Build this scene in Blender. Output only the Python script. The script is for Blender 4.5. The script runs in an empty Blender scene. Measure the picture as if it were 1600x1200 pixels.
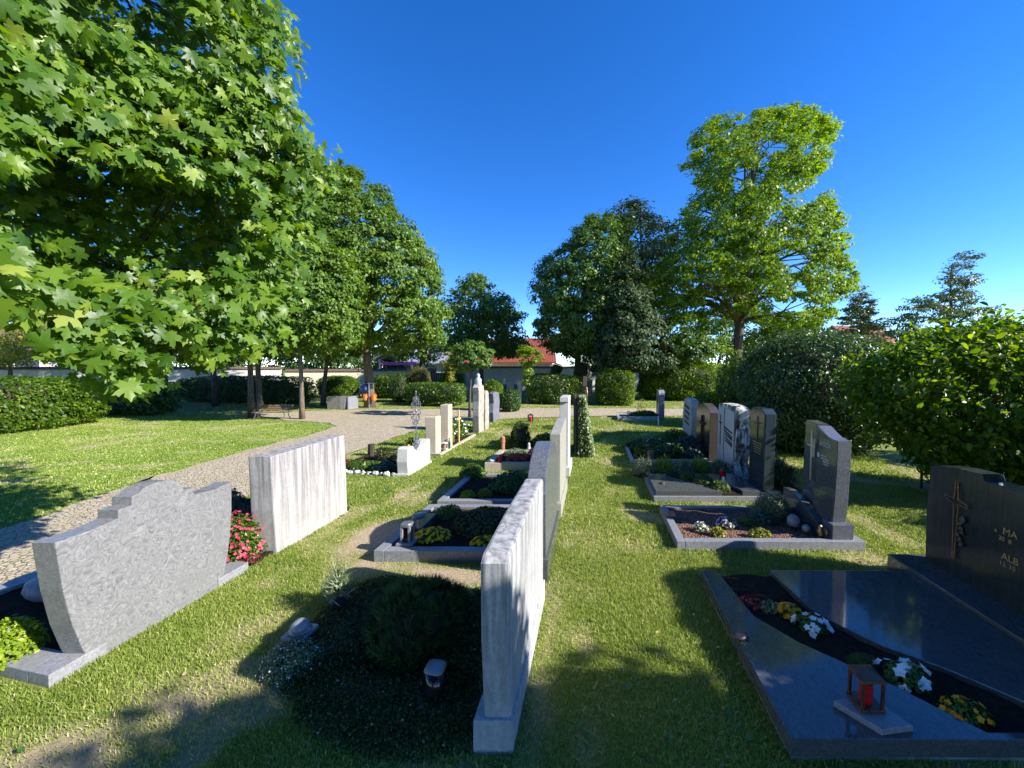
import bpy, bmesh, math, random
import numpy as np
from mathutils import Vector, Matrix
random.seed(7); RNG = np.random.default_rng(7)
S = bpy.context.scene; COL = S.collection
R = math.radians

# ---------------------------------------------------------------- camera
F, CH = 601.0, 2.3
YAW, PITCH = R(11.93), math.atan(27/601)
cam = bpy.data.cameras.new('camera'); co = bpy.data.objects.new('camera', cam); COL.objects.link(co)
cam.sensor_width = 36; cam.lens = 36*F/1600; cam.clip_start = 0.05; cam.clip_end = 3000
co.location = (0, 0, CH); co.rotation_euler = (math.pi/2-PITCH, 0, YAW)
S.camera = co
S.render.resolution_x = 1024; S.render.resolution_y = 768
# ---------------------------------------------------------------- light
EL, AZ = R(30.3), R(96.5)            # azimuth clockwise from +Y
w = bpy.data.worlds.new('World'); S.world = w; w.use_nodes = True
nt = w.node_tree; bg = nt.nodes['Background']
sky = nt.nodes.new('ShaderNodeTexSky'); sky.sky_type = 'NISHITA'; sky.sun_disc = False
sky.sun_elevation = EL; sky.sun_rotation = AZ; sky.air_density = 0.8; sky.dust_density = 0.0; sky.ozone_density = 3.0
sky.altitude = 1500
hsv = nt.nodes.new('ShaderNodeHueSaturation'); hsv.inputs['Saturation'].default_value = 1.3; hsv.inputs['Hue'].default_value = .511
nt.links.new(sky.outputs[0], hsv.inputs['Color']); nt.links.new(hsv.outputs[0], bg.inputs[0]); bg.inputs[1].default_value = 0.15
sun = bpy.data.lights.new('sun', 'SUN'); sun.energy = 5.0; sun.angle = R(0.5); sun.color = (1.0, 0.95, 0.86)
so = bpy.data.objects.new('sun', sun); COL.objects.link(so)
sd = Vector((math.sin(AZ)*math.cos(EL), math.cos(AZ)*math.cos(EL), math.sin(EL)))
so.rotation_euler = sd.to_track_quat('Z', 'Y').to_euler()
S.view_settings.view_transform = 'Standard'; S.view_settings.look = 'None'
S.view_settings.exposure = 1.2; S.view_settings.gamma = 1
S.cycles.max_bounces = 6; S.cycles.transparent_max_bounces = 4

# ---------------------------------------------------------------- placing helpers
FW = Vector((-math.sin(YAW)*math.cos(PITCH), math.cos(YAW)*math.cos(PITCH), -math.sin(PITCH)))
RT = Vector((math.cos(YAW), math.sin(YAW), 0)); UP = RT.cross(FW)
def W(px, py, d):                     # point at depth d metres
    return Vector((0, 0, CH)) + (RT*((px-800)/F) + UP*((600-py)/F) + FW)*d
def G(px, py, z=0.0):
    r = RT*((px-800)/F) + UP*((600-py)/F) + FW
    t = (z-CH)/r.z
    return (r.x*t, r.y*t)

# ---------------------------------------------------------------- object helpers
def tag(o, label=None, cat=None, group=None, kind=None):
    if label: o['label'] = label
    if cat: o['category'] = cat
    if group: o['group'] = group
    if kind: o['kind'] = kind
    return o
def T(name, label, cat, loc, group=None):
    o = bpy.data.objects.new(name, None); COL.objects.link(o); o.location = loc; o.empty_display_size = .1
    return tag(o, label, cat, group)
def link(name, me, mat, parent=None):
    o = bpy.data.objects.new(name, me); COL.objects.link(o)
    if mat: me.materials.append(mat)
    if parent is not None:
        o.parent = parent
        p = parent; off = Vector((0, 0, 0))
        while p is not None and p.type == 'EMPTY': off = off + p.location; p = p.parent
        if parent.type == 'EMPTY': o.matrix_parent_inverse = Matrix.Translation(-off)
    return o
def OB(name, bm, mat, parent=None, smooth=False):
    me = bpy.data.meshes.new(name); bmesh.ops.recalc_face_normals(bm, faces=bm.faces[:])
    bm.to_mesh(me); bm.free()
    if smooth: me.polygons.foreach_set('use_smooth', [True]*len(me.polygons))
    return link(name, me, mat, parent)
def NB(): return bmesh.new()
def box(bm, x0, x1, y0, y1, z0, z1, bev=0.0):
    r = bmesh.ops.create_cube(bm, size=1)
    for v in r['verts']: v.co = Vector(((x0+x1)/2+v.co.x*(x1-x0), (y0+y1)/2+v.co.y*(y1-y0), (z0+z1)/2+v.co.z*(z1-z0)))
    if bev > 0:
        es = list({e for v in r['verts'] for e in v.link_edges})
        bmesh.ops.bevel(bm, geom=es, offset=bev, segments=2, profile=.6, affect='EDGES')
    return bm
def prism(bm, pts, x0, x1, bev=0.004, axis='x'):
    # pts: outline in (y,z) extruded along x  (axis 'z': (x,y) extruded along z)
    mk = (lambda a, b, t: (t, a, b)) if axis == 'x' else (lambda a, b, t: (a, b, t))
    a = [bm.verts.new(mk(p[0], p[1], x0)) for p in pts]; b = [bm.verts.new(mk(p[0], p[1], x1)) for p in pts]
    n = len(pts); f1 = bm.faces.new(a); f2 = bm.faces.new(b[::-1])
    for i in range(n): bm.faces.new((a[i], b[i], b[(i+1) % n], a[(i+1) % n]))
    bmesh.ops.recalc_face_normals(bm, faces=bm.faces[:])
    if bev > 0:
        es = list(set(f1.edges) | set(f2.edges))
        bmesh.ops.bevel(bm, geom=es, offset=bev, segments=2, profile=.6, affect='EDGES', clamp_overlap=True)
    return bm
def lathe(bm, prof, c, seg=20, sq=0.0):
    rings = []
    for r, z in prof:
        ring = []
        for i in range(seg):
            t = 2*math.pi*i/seg; cx, sx = math.cos(t), math.sin(t)
            if sq: k = 1/(abs(cx)**sq+abs(sx)**sq)**(1/sq)
            else: k = 1
            ring.append(bm.verts.new((c[0]+r*cx*k, c[1]+r*sx*k, c[2]+z)))
        rings.append(ring)
    for a, b in zip(rings, rings[1:]):
        for i in range(seg): bm.faces.new((a[i], a[(i+1) % seg], b[(i+1) % seg], b[i]))
    bm.faces.new(rings[0][::-1]); bm.faces.new(rings[-1])
    return bm
def tube(bm, pts, rad, seg=8):
    pts = [Vector(p) for p in pts]; rings = []
    rad = rad if hasattr(rad, '__len__') else [rad]*len(pts)
    for i, p in enumerate(pts):
        d = (pts[min(i+1, len(pts)-1)]-pts[max(i-1, 0)])
        if d.length < 1e-6: d = Vector((0, 0, 1))
        d.normalize(); u = d.orthogonal() if i == 0 else (u - d*u.dot(d))
        if u.length < 1e-5: u = d.orthogonal()
        u.normalize(); v = d.cross(u)
        rings.append([bm.verts.new(p+(u*math.cos(2*math.pi*k/seg)+v*math.sin(2*math.pi*k/seg))*rad[i]) for k in range(seg)])
    for a, b in zip(rings, rings[1:]):
        for k in range(seg): bm.faces.new((a[k], a[(k+1) % seg], b[(k+1) % seg], b[k]))
    bm.faces.new(rings[0][::-1]); bm.faces.new(rings[-1])
    return bm
def rock(bm, c, r, sub=2, amp=.22, flat=.7):
    res = bmesh.ops.create_icosphere(bm, subdivisions=sub, radius=1)
    o = Vector((random.random()*9, random.random()*9, random.random()*9))
    from mathutils import noise
    for v in res['verts']:
        k = 1+amp*noise.noise(v.co*1.3+o)*2
        v.co = Vector((c[0]+v.co.x*r[0]*k, c[1]+v.co.y*r[1]*k, c[2]+v.co.z*r[2]*k))
    return bm
def text_mesh(body, y, z, size, x, extr=.004, sp=1.0, name='lettering', mat=None, parent=None):
    # text on a face looking towards -x, reading towards -y, its left end at (y, z)
    c = bpy.data.curves.new('txt', 'FONT'); c.body = body; c.size = size; c.extrude = extr; c.space_character = sp
    o = bpy.data.objects.new('txt', c); COL.objects.link(o)
    bpy.context.view_layer.update()
    me = bpy.data.meshes.new_from_object(o.evaluated_get(bpy.context.evaluated_depsgraph_get()))
    bpy.data.objects.remove(o); bpy.data.curves.remove(c)
    M = Matrix(((0, 0, -1, x), (-1, 0, 0, y), (0, 1, 0, z), (0, 0, 0, 1)))
    me.transform(M); me.name = name; me.materials.clear()
    return link(name, me, mat, parent)

# ---------------------------------------------------------------- numpy meshes
def np_mesh(name, V, Fc, attr=None, smooth=False):
    me = bpy.data.meshes.new(name); V = np.asarray(V, np.float32); Fc = np.asarray(Fc, np.int32)
    me.vertices.add(len(V)); me.vertices.foreach_set('co', V.ravel())
    n, k = Fc.shape
    me.loops.add(n*k); me.loops.foreach_set('vertex_index', Fc.ravel())
    me.polygons.add(n); me.polygons.foreach_set('loop_start', np.arange(0, n*k, k, dtype=np.int32))
    me.polygons.foreach_set('loop_total', np.full(n, k, np.int32))
    if smooth: me.polygons.foreach_set('use_smooth', np.ones(n, bool))
    for nm, a in (attr or {}).items():
        at = me.attributes.new(nm, 'FLOAT', 'POINT'); at.data.foreach_set('value', np.asarray(a, np.float32))
    me.update(); return me
def tmpl(kind):
    if kind == 'maple':
        H = [(.10,-.12),(.30,-.17),(.34,-.02),(.54,.03),(.36,.17),(.32,.26),(.50,.38),(.70,.60),(.50,.58),(.43,.70),(.29,.57),(.16,.50),(.23,.74),(.11,.82),(0,1.06)]
        out = [(0, 0)]+H+[(-x, y) for x, y in H[::-1][1:]]
        P = np.array([(0, .25, 0.0)]+[(x, y-.0, -.22*abs(x)**1.3-.16*max(y-.3, 0)) for x, y in out]); P[:, 0] *= .95
        n = len(out); Fc = [(0, 1+i, 1+(i+1) % n) for i in range(n)]
        return P-np.array([0, .35, 0]), np.array(Fc)
    if kind == 'oval':
        P = np.array([(0,0,0),(.26,.28,.07),(.24,.66,.05),(0,1,-.10),(-.24,.66,.05),(-.26,.28,.07),(0,.5,-.02)], float)
        return P-np.array([0,.5,0]), np.array([(0,1,6),(1,2,6),(2,3,6),(3,4,6),(4,5,6),(5,0,6)])
    if kind == 'lobed':     # small far maple leaf: 3 points
        P = np.array([(0,0,0),(.5,.25,-.08),(.22,.5,.03),(0,1,-.08),(-.22,.5,.03),(-.5,.25,-.08)], float)
        return P-np.array([0,.45,0]), np.array([(0,1,2),(0,2,4),(2,3,4),(0,4,5)])
    if kind == 'needle':
        P = np.array([(-.05,0,0),(.05,0,0),(0,1,0)], float); return P, np.array([(0,1,2)])
    if kind == 'petal':     # five-petalled blossom
        P = [(0,0,.0)]
        for i in range(10):
            a = 2*math.pi*i/10; r = 1 if i % 2 == 0 else .68
            P.append((r*math.cos(a)*.5, r*math.sin(a)*.5, .12))
        return np.array(P), np.array([(0, 1+i, 1+(i+1) % 10) for i in range(10)])
    P = np.array([(0,0,0),(.34,.45,.09),(0,1,0),(-.34,.45,.09)], float)
    return P-np.array([0,.5,0]), np.array([(0,1,2),(0,2,3)])
def leaves(C, N, size, kind='quad', down=None, attr=None, name='foliage'):
    C = np.asarray(C, float); n = len(C); N = N/np.linalg.norm(N, axis=1, keepdims=True)
    Tp, Tf = tmpl(kind)
    if down is None: d = RNG.normal(size=(n, 3))
    else: d = np.asarray(down, float)+RNG.normal(size=(n, 3))*.45
    d = d-N*(d*N).sum(1, keepdims=True); d /= np.linalg.norm(d, axis=1, keepdims=True)+1e-9
    s = np.cross(d, N); size = np.broadcast_to(size, (n,))[:, None, None]
    if kind in ('maple', 'oval', 'lobed'):
        cz = RNG.uniform(-.4, 2.4, (n, 1, 1)); Tz = Tp[None, :, 2:3]*cz+Tp[None, :, 0:1]*RNG.normal(size=(n, 1, 1))*.18+(Tp[None, :, 1:2]**2)*RNG.normal(size=(n, 1, 1))*.22
        V = C[:, None, :]+size*(Tp[None, :, 0:1]*RNG.uniform(.75, 1.1, (n, 1, 1))*s[:, None, :]+Tp[None, :, 1:2]*d[:, None, :]+Tz*N[:, None, :])
    else: V = C[:, None, :]+size*(Tp[None, :, 0:1]*s[:, None, :]+Tp[None, :, 1:2]*d[:, None, :]+Tp[None, :, 2:3]*N[:, None, :])
    Fc = (Tf[None]+(np.arange(n)*len(Tp))[:, None, None]).reshape(-1, 3)
    a = RNG.random(n) if attr is None else attr
    return np_mesh(name, V.reshape(-1, 3), Fc, {'v': np.repeat(a, len(Tp))})
def inpoly(px, py, poly):
    P = np.asarray(poly, float); r = np.zeros(px.shape, bool); n = len(P); j = n-1
    dmin = np.full(px.shape, 1e9)
    for i in range(n):
        xi, yi = P[i]; xj, yj = P[j]
        c = ((yi > py) != (yj > py)) & (px < (xj-xi)*(py-yi)/(yj-yi+1e-12)+xi); r ^= c
        L = (xj-xi)**2+(yj-yi)**2+1e-9; t = np.clip(((px-xi)*(xj-xi)+(py-yi)*(yj-yi))/L, 0, 1)
        dmin = np.minimum(dmin, np.hypot(px-xi-t*(xj-xi), py-yi-t*(yj-yi))); j = i
    return r, dmin
def rnd_dir(n):
    v = RNG.normal(size=(n, 3)); return v/np.linalg.norm(v, axis=1, keepdims=True)
_h = RNG.random((256, 256))
def vnoise(x, y, s):
    x = x/s; y = y/s; xi = np.floor(x).astype(int); yi = np.floor(y).astype(int); fx = x-xi; fy = y-yi
    fx = fx*fx*(3-2*fx); fy = fy*fy*(3-2*fy)
    g = lambda a, b: _h[a & 255, b & 255]
    return (g(xi, yi)*(1-fx)+g(xi+1, yi)*fx)*(1-fy)+(g(xi, yi+1)*(1-fx)+g(xi+1, yi+1)*fx)*fy
def fbm(x, y, s): return (vnoise(x, y, s)+.5*vnoise(x+9, y+3, s/2.1)+.25*vnoise(x+4, y+7, s/4.3))/1.75

# ---------------------------------------------------------------- materials
def mat(name):
    m = bpy.data.materials.new(name); m.use_nodes = True; nt = m.node_tree
    return m, nt, nt.nodes['Principled BSDF'], nt.nodes['Material Output']
def nd(nt, t, **k):
    n = nt.nodes.new(t)
    for a, b in k.items(): setattr(n, a, b)
    return n
def ramp(nt, fac, stops):
    r = nd(nt, 'ShaderNodeValToRGB'); e = r.color_ramp.elements
    while len(e) < len(stops): e.new(.5)
    for i, (p, c) in enumerate(stops): e[i].position = p; e[i].color = (*c, 1) if len(c) == 3 else c
    nt.links.new(fac, r.inputs[0]); return r.outputs[0]
def noise(nt, scale, detail=5, rough=.55, dist=0, vec=None, sc=None):
    n = nd(nt, 'ShaderNodeTexNoise'); n.inputs['Scale'].default_value = scale; n.inputs['Detail'].default_value = detail
    n.inputs['Roughness'].default_value = rough; n.inputs['Distortion'].default_value = dist
    if vec is None: vec = nd(nt, 'ShaderNodeTexCoord').outputs['Object']
    if sc:
        mp = nd(nt, 'ShaderNodeMapping'); mp.inputs['Scale'].default_value = sc; nt.links.new(vec, mp.inputs[0]); vec = mp.outputs[0]
    nt.links.new(vec, n.inputs['Vector']); return n.outputs[0]
def mixc(nt, f, a, b, mode='MIX'):
    m = nd(nt, 'ShaderNodeMix', data_type='RGBA', blend_type=mode)
    for s, v in ((m.inputs[0], f), (m.inputs[6], a), (m.inputs[7], b)):
        if hasattr(v, 'is_linked'): nt.links.new(v, s)
        elif isinstance(v, (int, float)): s.default_value = v
        else: s.default_value = (*v, 1)
    return m.outputs[2]
def bump(nt, h, bs, st=.4, dist=.01):
    b = nd(nt, 'ShaderNodeBump'); b.inputs['Strength'].default_value = st; b.inputs['Distance'].default_value = dist
    nt.links.new(h, b.inputs['Height']); nt.links.new(b.outputs[0], bs.inputs['Normal'])
def leafmat(name, stops, trans=.35, rough=.45, spec=.4):
    m, nt, bs, out = mat(name)
    at = nd(nt, 'ShaderNodeAttribute', attribute_name='v')
    c = ramp(nt, at.outputs['Fac'], stops)
    nt.links.new(c, bs.inputs['Base Color']); bs.inputs['Roughness'].default_value = rough
    bs.inputs['Specular IOR Level'].default_value = spec
    tr = nd(nt, 'ShaderNodeBsdfTranslucent'); hs = nd(nt, 'ShaderNodeHueSaturation')
    hs.inputs['Hue'].default_value = .485; hs.inputs['Saturation'].default_value = 1.1; hs.inputs['Value'].default_value = 1.5
    nt.links.new(c, hs.inputs['Color']); nt.links.new(hs.outputs[0], tr.inputs[0])
    mx = nd(nt, 'ShaderNodeMixShader'); mx.inputs[0].default_value = trans
    nt.links.new(bs.outputs[0], mx.inputs[1]); nt.links.new(tr.outputs[0], mx.inputs[2]); nt.links.new(mx.outputs[0], out.inputs[0])
    return m
def plain(name, c, rough=.6, metal=0, c2=None, scale=8, bmp=0):
    m, nt, bs, out = mat(name)
    c2 = c2 or tuple(x*.7 for x in c)
    n = noise(nt, scale); nt.links.new(ramp(nt, n, [(.3, c2), (.7, c)]), bs.inputs['Base Color'])
    bs.inputs['Roughness'].default_value = rough; bs.inputs['Metallic'].default_value = metal
    if bmp: bump(nt, noise(nt, scale*4), bs, bmp, .01)
    return m
def granite(name, dark, light, scale=60, rough=.3, swirl=0, streak=0, bmp=.1, streakc=(.1, .09, .08), sc=None, spec=.5):
    m, nt, bs, out = mat(name)
    n1 = noise(nt, scale, 6, .7, swirl, sc=sc); col = ramp(nt, n1, [(.32, dark), (.68, light)])
    n2 = noise(nt, 3, 4); col = mixc(nt, ramp(nt, n2, [(.35, (.0,)*3), (.7, (.45,)*3)]), col, tuple(x*.55 for x in light))
    if streak:
        n3 = noise(nt, 16, 6, .7, .25, sc=(1, 1, .05)); n4 = noise(nt, 4, 4)
        tc = nd(nt, 'ShaderNodeTexCoord'); sp = nd(nt, 'ShaderNodeSeparateXYZ'); nt.links.new(tc.outputs['Object'], sp.inputs[0])
        mr = nd(nt, 'ShaderNodeMapRange'); mr.inputs[1].default_value = .1; mr.inputs[2].default_value = 1.25; mr.inputs[3].default_value = .35; mr.inputs[4].default_value = 1
        nt.links.new(sp.outputs[2], mr.inputs[0])
        mu = nd(nt, 'ShaderNodeMath', operation='MULTIPLY'); nt.links.new(ramp(nt, n3, [(.43, (0,)*3), (.60, (1,)*3)]), mu.inputs[0]); nt.links.new(mr.outputs[0], mu.inputs[1])
        m2 = nd(nt, 'ShaderNodeMath', operation='MULTIPLY'); nt.links.new(mu.outputs[0], m2.inputs[0]); m2.inputs[1].default_value = streak
        col = mixc(nt, m2.outputs[0], col, streakc)
        col = mixc(nt, ramp(nt, n4, [(.5, (0,)*3), (.75, (.3*streak,)*3)]), col, streakc)
    nt.links.new(col, bs.inputs['Base Color'])
    rr = nd(nt, 'ShaderNodeMapRange'); rr.inputs[3].default_value = rough*.7; rr.inputs[4].default_value = rough*1.5
    nt.links.new(n2, rr.inputs[0]); nt.links.new(rr.outputs[0], bs.inputs['Roughness'])
    bs.inputs['Specular IOR Level'].default_value = spec
    if bmp: bump(nt, n1, bs, bmp, .004)
    return m
def barkmat(name, a, b):
    m, nt, bs, out = mat(name)
    n = noise(nt, 14, 7, .7, .6, sc=(1, 1, .22)); nt.links.new(ramp(nt, n, [(.35, a), (.65, b)]), bs.inputs['Base Color'])
    bs.inputs['Roughness'].default_value = .9; bump(nt, n, bs, .9, .03); return m

M = {}
M['maple'] = leafmat('maple_leaf', [(0, (.035, .095, .010)), (.45, (.09, .182, .014)), (.85, (.18, .28, .026)), (1, (.36, .42, .08))], .45, .42)
M['maple_mid'] = leafmat('maple_leaf_mid', [(0, (.045, .10, .008)), (.6, (.10, .185, .014)), (1, (.20, .28, .03))], .35)
M['bright'] = leafmat('bright_maple_leaf', [(0, (.06, .125, .012)), (.5, (.12, .22, .018)), (1, (.24, .33, .035))], .5)
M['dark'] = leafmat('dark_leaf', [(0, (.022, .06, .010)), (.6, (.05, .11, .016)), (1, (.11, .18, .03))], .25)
M['linden'] = leafmat('linden_leaf', [(0, (.045, .10, .014)), (.6, (.095, .18, .024)), (1, (.18, .27, .04))], .3)
M['conifer'] = leafmat('conifer_needle', [(0, (.018, .042, .014)), (.6, (.045, .08, .025)), (1, (.15, .18, .08))], .15, .5, .15)
M['pine'] = leafmat('pine_needle', [(0, (.025, .055, .018)), (.6, (.06, .11, .035)), (1, (.14, .2, .07))], .15, .5, .2)
M['greyleaf'] = leafmat('grey_green_leaf', [(0, (.05, .085, .035)), (1, (.12, .16, .05))], .3)
M['hedge'] = leafmat('hedge_leaf', [(0, (.03, .075, .008)), (.6, (.075, .15, .012)), (1, (.17, .25, .02))], .3, .35, .5)
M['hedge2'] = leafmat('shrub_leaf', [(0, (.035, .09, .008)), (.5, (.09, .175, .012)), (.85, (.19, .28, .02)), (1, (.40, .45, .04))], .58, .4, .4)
M['glossy'] = leafmat('glossy_hedge_leaf', [(0, (.025, .065, .012)), (.6, (.06, .115, .022)), (1, (.15, .20, .06))], .25, .35, .45)
M['yellowleaf'] = leafmat('yellow_green_leaf', [(0, (.10, .13, .012)), (.6, (.22, .24, .02)), (1, (.42, .38, .05))], .35)
M['rustleaf'] = leafmat('ochre_cypress', [(0, (.07, .09, .012)), (.6, (.15, .14, .02)), (1, (.26, .19, .03))], .2)
M['heather'] = leafmat('brown_heather', [(0, (.025, .035, .008)), (.7, (.06, .075, .015)), (1, (.13, .11, .025))], .1)
M['silver'] = leafmat('silver_leaf', [(0, (.06, .09, .04)), (.6, (.14, .19, .08)), (1, (.38, .42, .24))], .2)
M['blueleaf'] = leafmat('blue_green_leaf', [(0, (.02, .05, .035)), (1, (.07, .13, .09))], .15)
M['lime'] = leafmat('lime_leaf', [(0, (.10, .17, .008)), (.6, (.20, .30, .015)), (1, (.34, .42, .03))], .35)
M['mossg'] = leafmat('moss_leaf', [(0, (.03, .06, .004)), (1, (.09, .15, .01))], .2)
M['darkgc'] = leafmat('ground_cover_leaf', [(0, (.010, .025, .006)), (.7, (.03, .06, .012)), (.95, (.06, .09, .03)), (1, (.25, .26, .2))], .15, .5, .2)
M['ivy'] = leafmat('ivy_leaf', [(0, (.05, .10, .015)), (.6, (.14, .20, .05)), (1, (.34, .36, .2))], .2)
M['redleaf'] = leafmat('red_leaf', [(0, (.08, .02, .015)), (1, (.2, .06, .04))], .2)
def pet(n, a, b): M[n] = leafmat(n, [(0, a), (1, b)], .25, .6, .2)
pet('pink_petal', (.42, .02, .08), (.72, .12, .2)); pet('yellow_petal', (.65, .42, .01), (.85, .66, .04)); pet('white_petal', (.7, .7, .68), (.88, .88, .86))
pet('orange_petal', (.6, .2, .01), (.8, .42, .02)); pet('purple_petal', (.35, .25, .5), (.62, .52, .72)); pet('red_petal', (.4, .02, .02), (.6, .08, .06))
M['grass'] = leafmat('grass_blade', [(0, (.11, .175, .024)), (.32, (.21, .295, .045)), (.6, (.33, .385, .085)), (.82, (.47, .45, .19)), (1, (.64, .57, .34))], .32, .5, .3)
M['bark'] = barkmat('bark', (.030, .024, .018), (.13, .105, .08))
M['bark2'] = barkmat('bark_light', (.07, .052, .036), (.22, .17, .12))
M['granite_grey'] = granite('swirled_grey_granite', (.085, .085, .09), (.275, .275, .28), 9, .34, 5.5, 0, .08)
M['granite_mid'] = granite('mid_grey_granite', (.10, .105, .12), (.32, .33, .36), 38, .35, 1.2, 0, .08)
M['granite_curb'] = granite('curb_granite', (.13, .13, .14), (.34, .34, .36), 42, .45, 1.0, .25, .1)
M['granite_sparkle'] = granite('sparkling_dark_granite', (.03, .034, .042), (.17, .18, .21), 20, .22, 3.0, 0, .05)
M['polished'] = granite('polished_dark_granite', (.026, .030, .032), (.12, .128, .128), 50, .065, 1.5, 0, .01, sc=(1, .35, 1))
M['black'] = granite('polished_black_granite', (.010, .014, .013), (.038, .045, .043), 30, .16, 1.2, .4, 0, streakc=(.07, .065, .055), spec=.22)
M['polished2'] = granite('polished_blue_black_granite', (.010, .016, .019), (.045, .066, .078), 60, .12, 1.5, 0, 0, spec=.3)
M['marble'] = granite('weathered_white_marble', (.32, .31, .30), (.46, .45, .435), 26, .6, .5, 1.0, .25, streakc=(.15, .13, .14))
M['marble3'] = granite('streaked_grey_marble', (.30, .30, .305), (.50, .50, .50), 20, .6, 1.2, .8, .35, streakc=(.10, .10, .105))
M['sandstone'] = granite('beige_sandstone', (.34, .29, .22), (.50, .44, .34), 30, .75, .2, .2, .2, streakc=(.25, .2, .14))
M['whitestone'] = granite('white_limestone', (.40, .39, .375), (.52, .51, .49), 30, .65, .2, .25, .15, streakc=(.35, .33, .3))
M['olivestone'] = granite('grey_green_stone', (.22, .22, .18), (.40, .39, .33), 40, .55, .5, .2, .1)
M['dkslate'] = granite('slate_stone', (.05, .055, .07), (.24, .25, .3), 9, .5, 1.5, .3, .3)
M['brownpol'] = granite('brown_polished_granite', (.03, .027, .025), (.10, .085, .072), 50, .18, .5, 0, .0)
M['concrete'] = granite('pale_concrete', (.38, .37, .34), (.55, .53, .49), 25, .8, 0, .3, .3)
M['soil'] = plain('dark_soil', (.045, .030, .020), .95, 0, (.018, .012, .008), 40, 1.0)
M['bronze'] = plain('bronze', (.42, .27, .15), .35, .9, (.2, .12, .06), 30)
M['gold'] = plain('gilt_lettering', (.55, .42, .22), .4, .8)
M['silverm'] = plain('brushed_steel', (.6, .6, .62), .35, .9, (.45, .45, .47))
M['zinc'] = plain('zinc', (.30, .31, .33), .5, .7, (.2, .2, .22))
M['iron'] = plain('wrought_iron', (.20, .21, .23), .5, .6, (.10, .10, .12), 30)
M['pale'] = plain('pale_engraving', (.5, .5, .48), .7)
M['darkpaint'] = plain('dark_engraving', (.03, .027, .024), .7)
M['wood'] = plain('weathered_wood', (.26, .17, .09), .8, 0, (.12, .08, .045), 20, .4)
M['palewood'] = plain('pale_wood', (.62, .45, .20), .6, 0, (.48, .33, .13), 14)
M['darkwood'] = plain('dark_wood', (.06, .038, .025), .8, 0, (.03, .02, .014), 18, .4)
M['redglass'] = plain('red_glass', (.55, .01, .01), .15); M['darkglass'] = plain('dark_glass', (.02, .012, .014), .08)
M['blueceramic'] = plain('blue_ceramic', (.03, .06, .10), .25); M['pottery'] = plain('terracotta', (.40, .17, .09), .8)
M['plaster'] = granite('white_plaster', (.52, .51, .48), (.62, .61, .57), 8, .9, 0, .25, .1, streakc=(.4, .38, .34))
M['cream'] = plain('cream_plaster', (.70, .62, .46), .9, 0, (.62, .54, .40), 4)
M['whitepaint'] = plain('white_paint', (.75, .75, .73), .5)
M['orangepl'] = plain('orange_plastic', (.85, .20, .02), .4); M['bluepl'] = plain('blue_plastic', (.03, .06, .35), .4)
M['greenpl'] = plain('green_plastic', (.02, .08, .05), .4); M['pinkcloth'] = plain('pink_cloth', (.75, .12, .45), .8)
M['stonewall'] = plain('rough_stone', (.42, .38, .32), .9, 0, (.2, .18, .15), 6, .8)
M['glass'] = plain('window_glass', (.05, .06, .08), .1)
M['copper'] = plain('aged_copper', (.17, .085, .05), .45, .6, (.07, .04, .03), 20)
M['bronze_dark'] = plain('dark_bronze', (.09, .075, .065), .45, .5)

def roofmat(name, a, b):
    m, nt, bs, out = mat(name)
    tc = nd(nt, 'ShaderNodeTexCoord'); wv = nd(nt, 'ShaderNodeTexWave', bands_direction='Z'); wv.inputs['Scale'].default_value = 2.2; wv.inputs['Distortion'].default_value = .4
    nt.links.new(tc.outputs['Object'], wv.inputs['Vector'])
    wx = nd(nt, 'ShaderNodeTexWave', bands_direction='X'); wx.inputs['Scale'].default_value = 1.6; nt.links.new(tc.outputs['Object'], wx.inputs['Vector'])
    mu = nd(nt, 'ShaderNodeMath', operation='MULTIPLY'); nt.links.new(wv.outputs[1], mu.inputs[0]); nt.links.new(wx.outputs[1], mu.inputs[1])
    c = mixc(nt, noise(nt, 3), ramp(nt, mu.outputs[0], [(0, b), (.3, a)]), tuple(x*.7 for x in a))
    nt.links.new(c, bs.inputs['Base Color']); bs.inputs['Roughness'].default_value = .8; bump(nt, mu.outputs[0], bs, .6, .06); return m
M['redroof'] = roofmat('red_roof_tiles', (.30, .065, .03), (.15, .035, .02)); M['greyroof'] = roofmat('grey_roof', (.32, .34, .40), (.22, .24, .29)); M['brownroof'] = roofmat('brown_cap_tiles', (.16, .10, .075), (.07, .05, .04))

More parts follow.
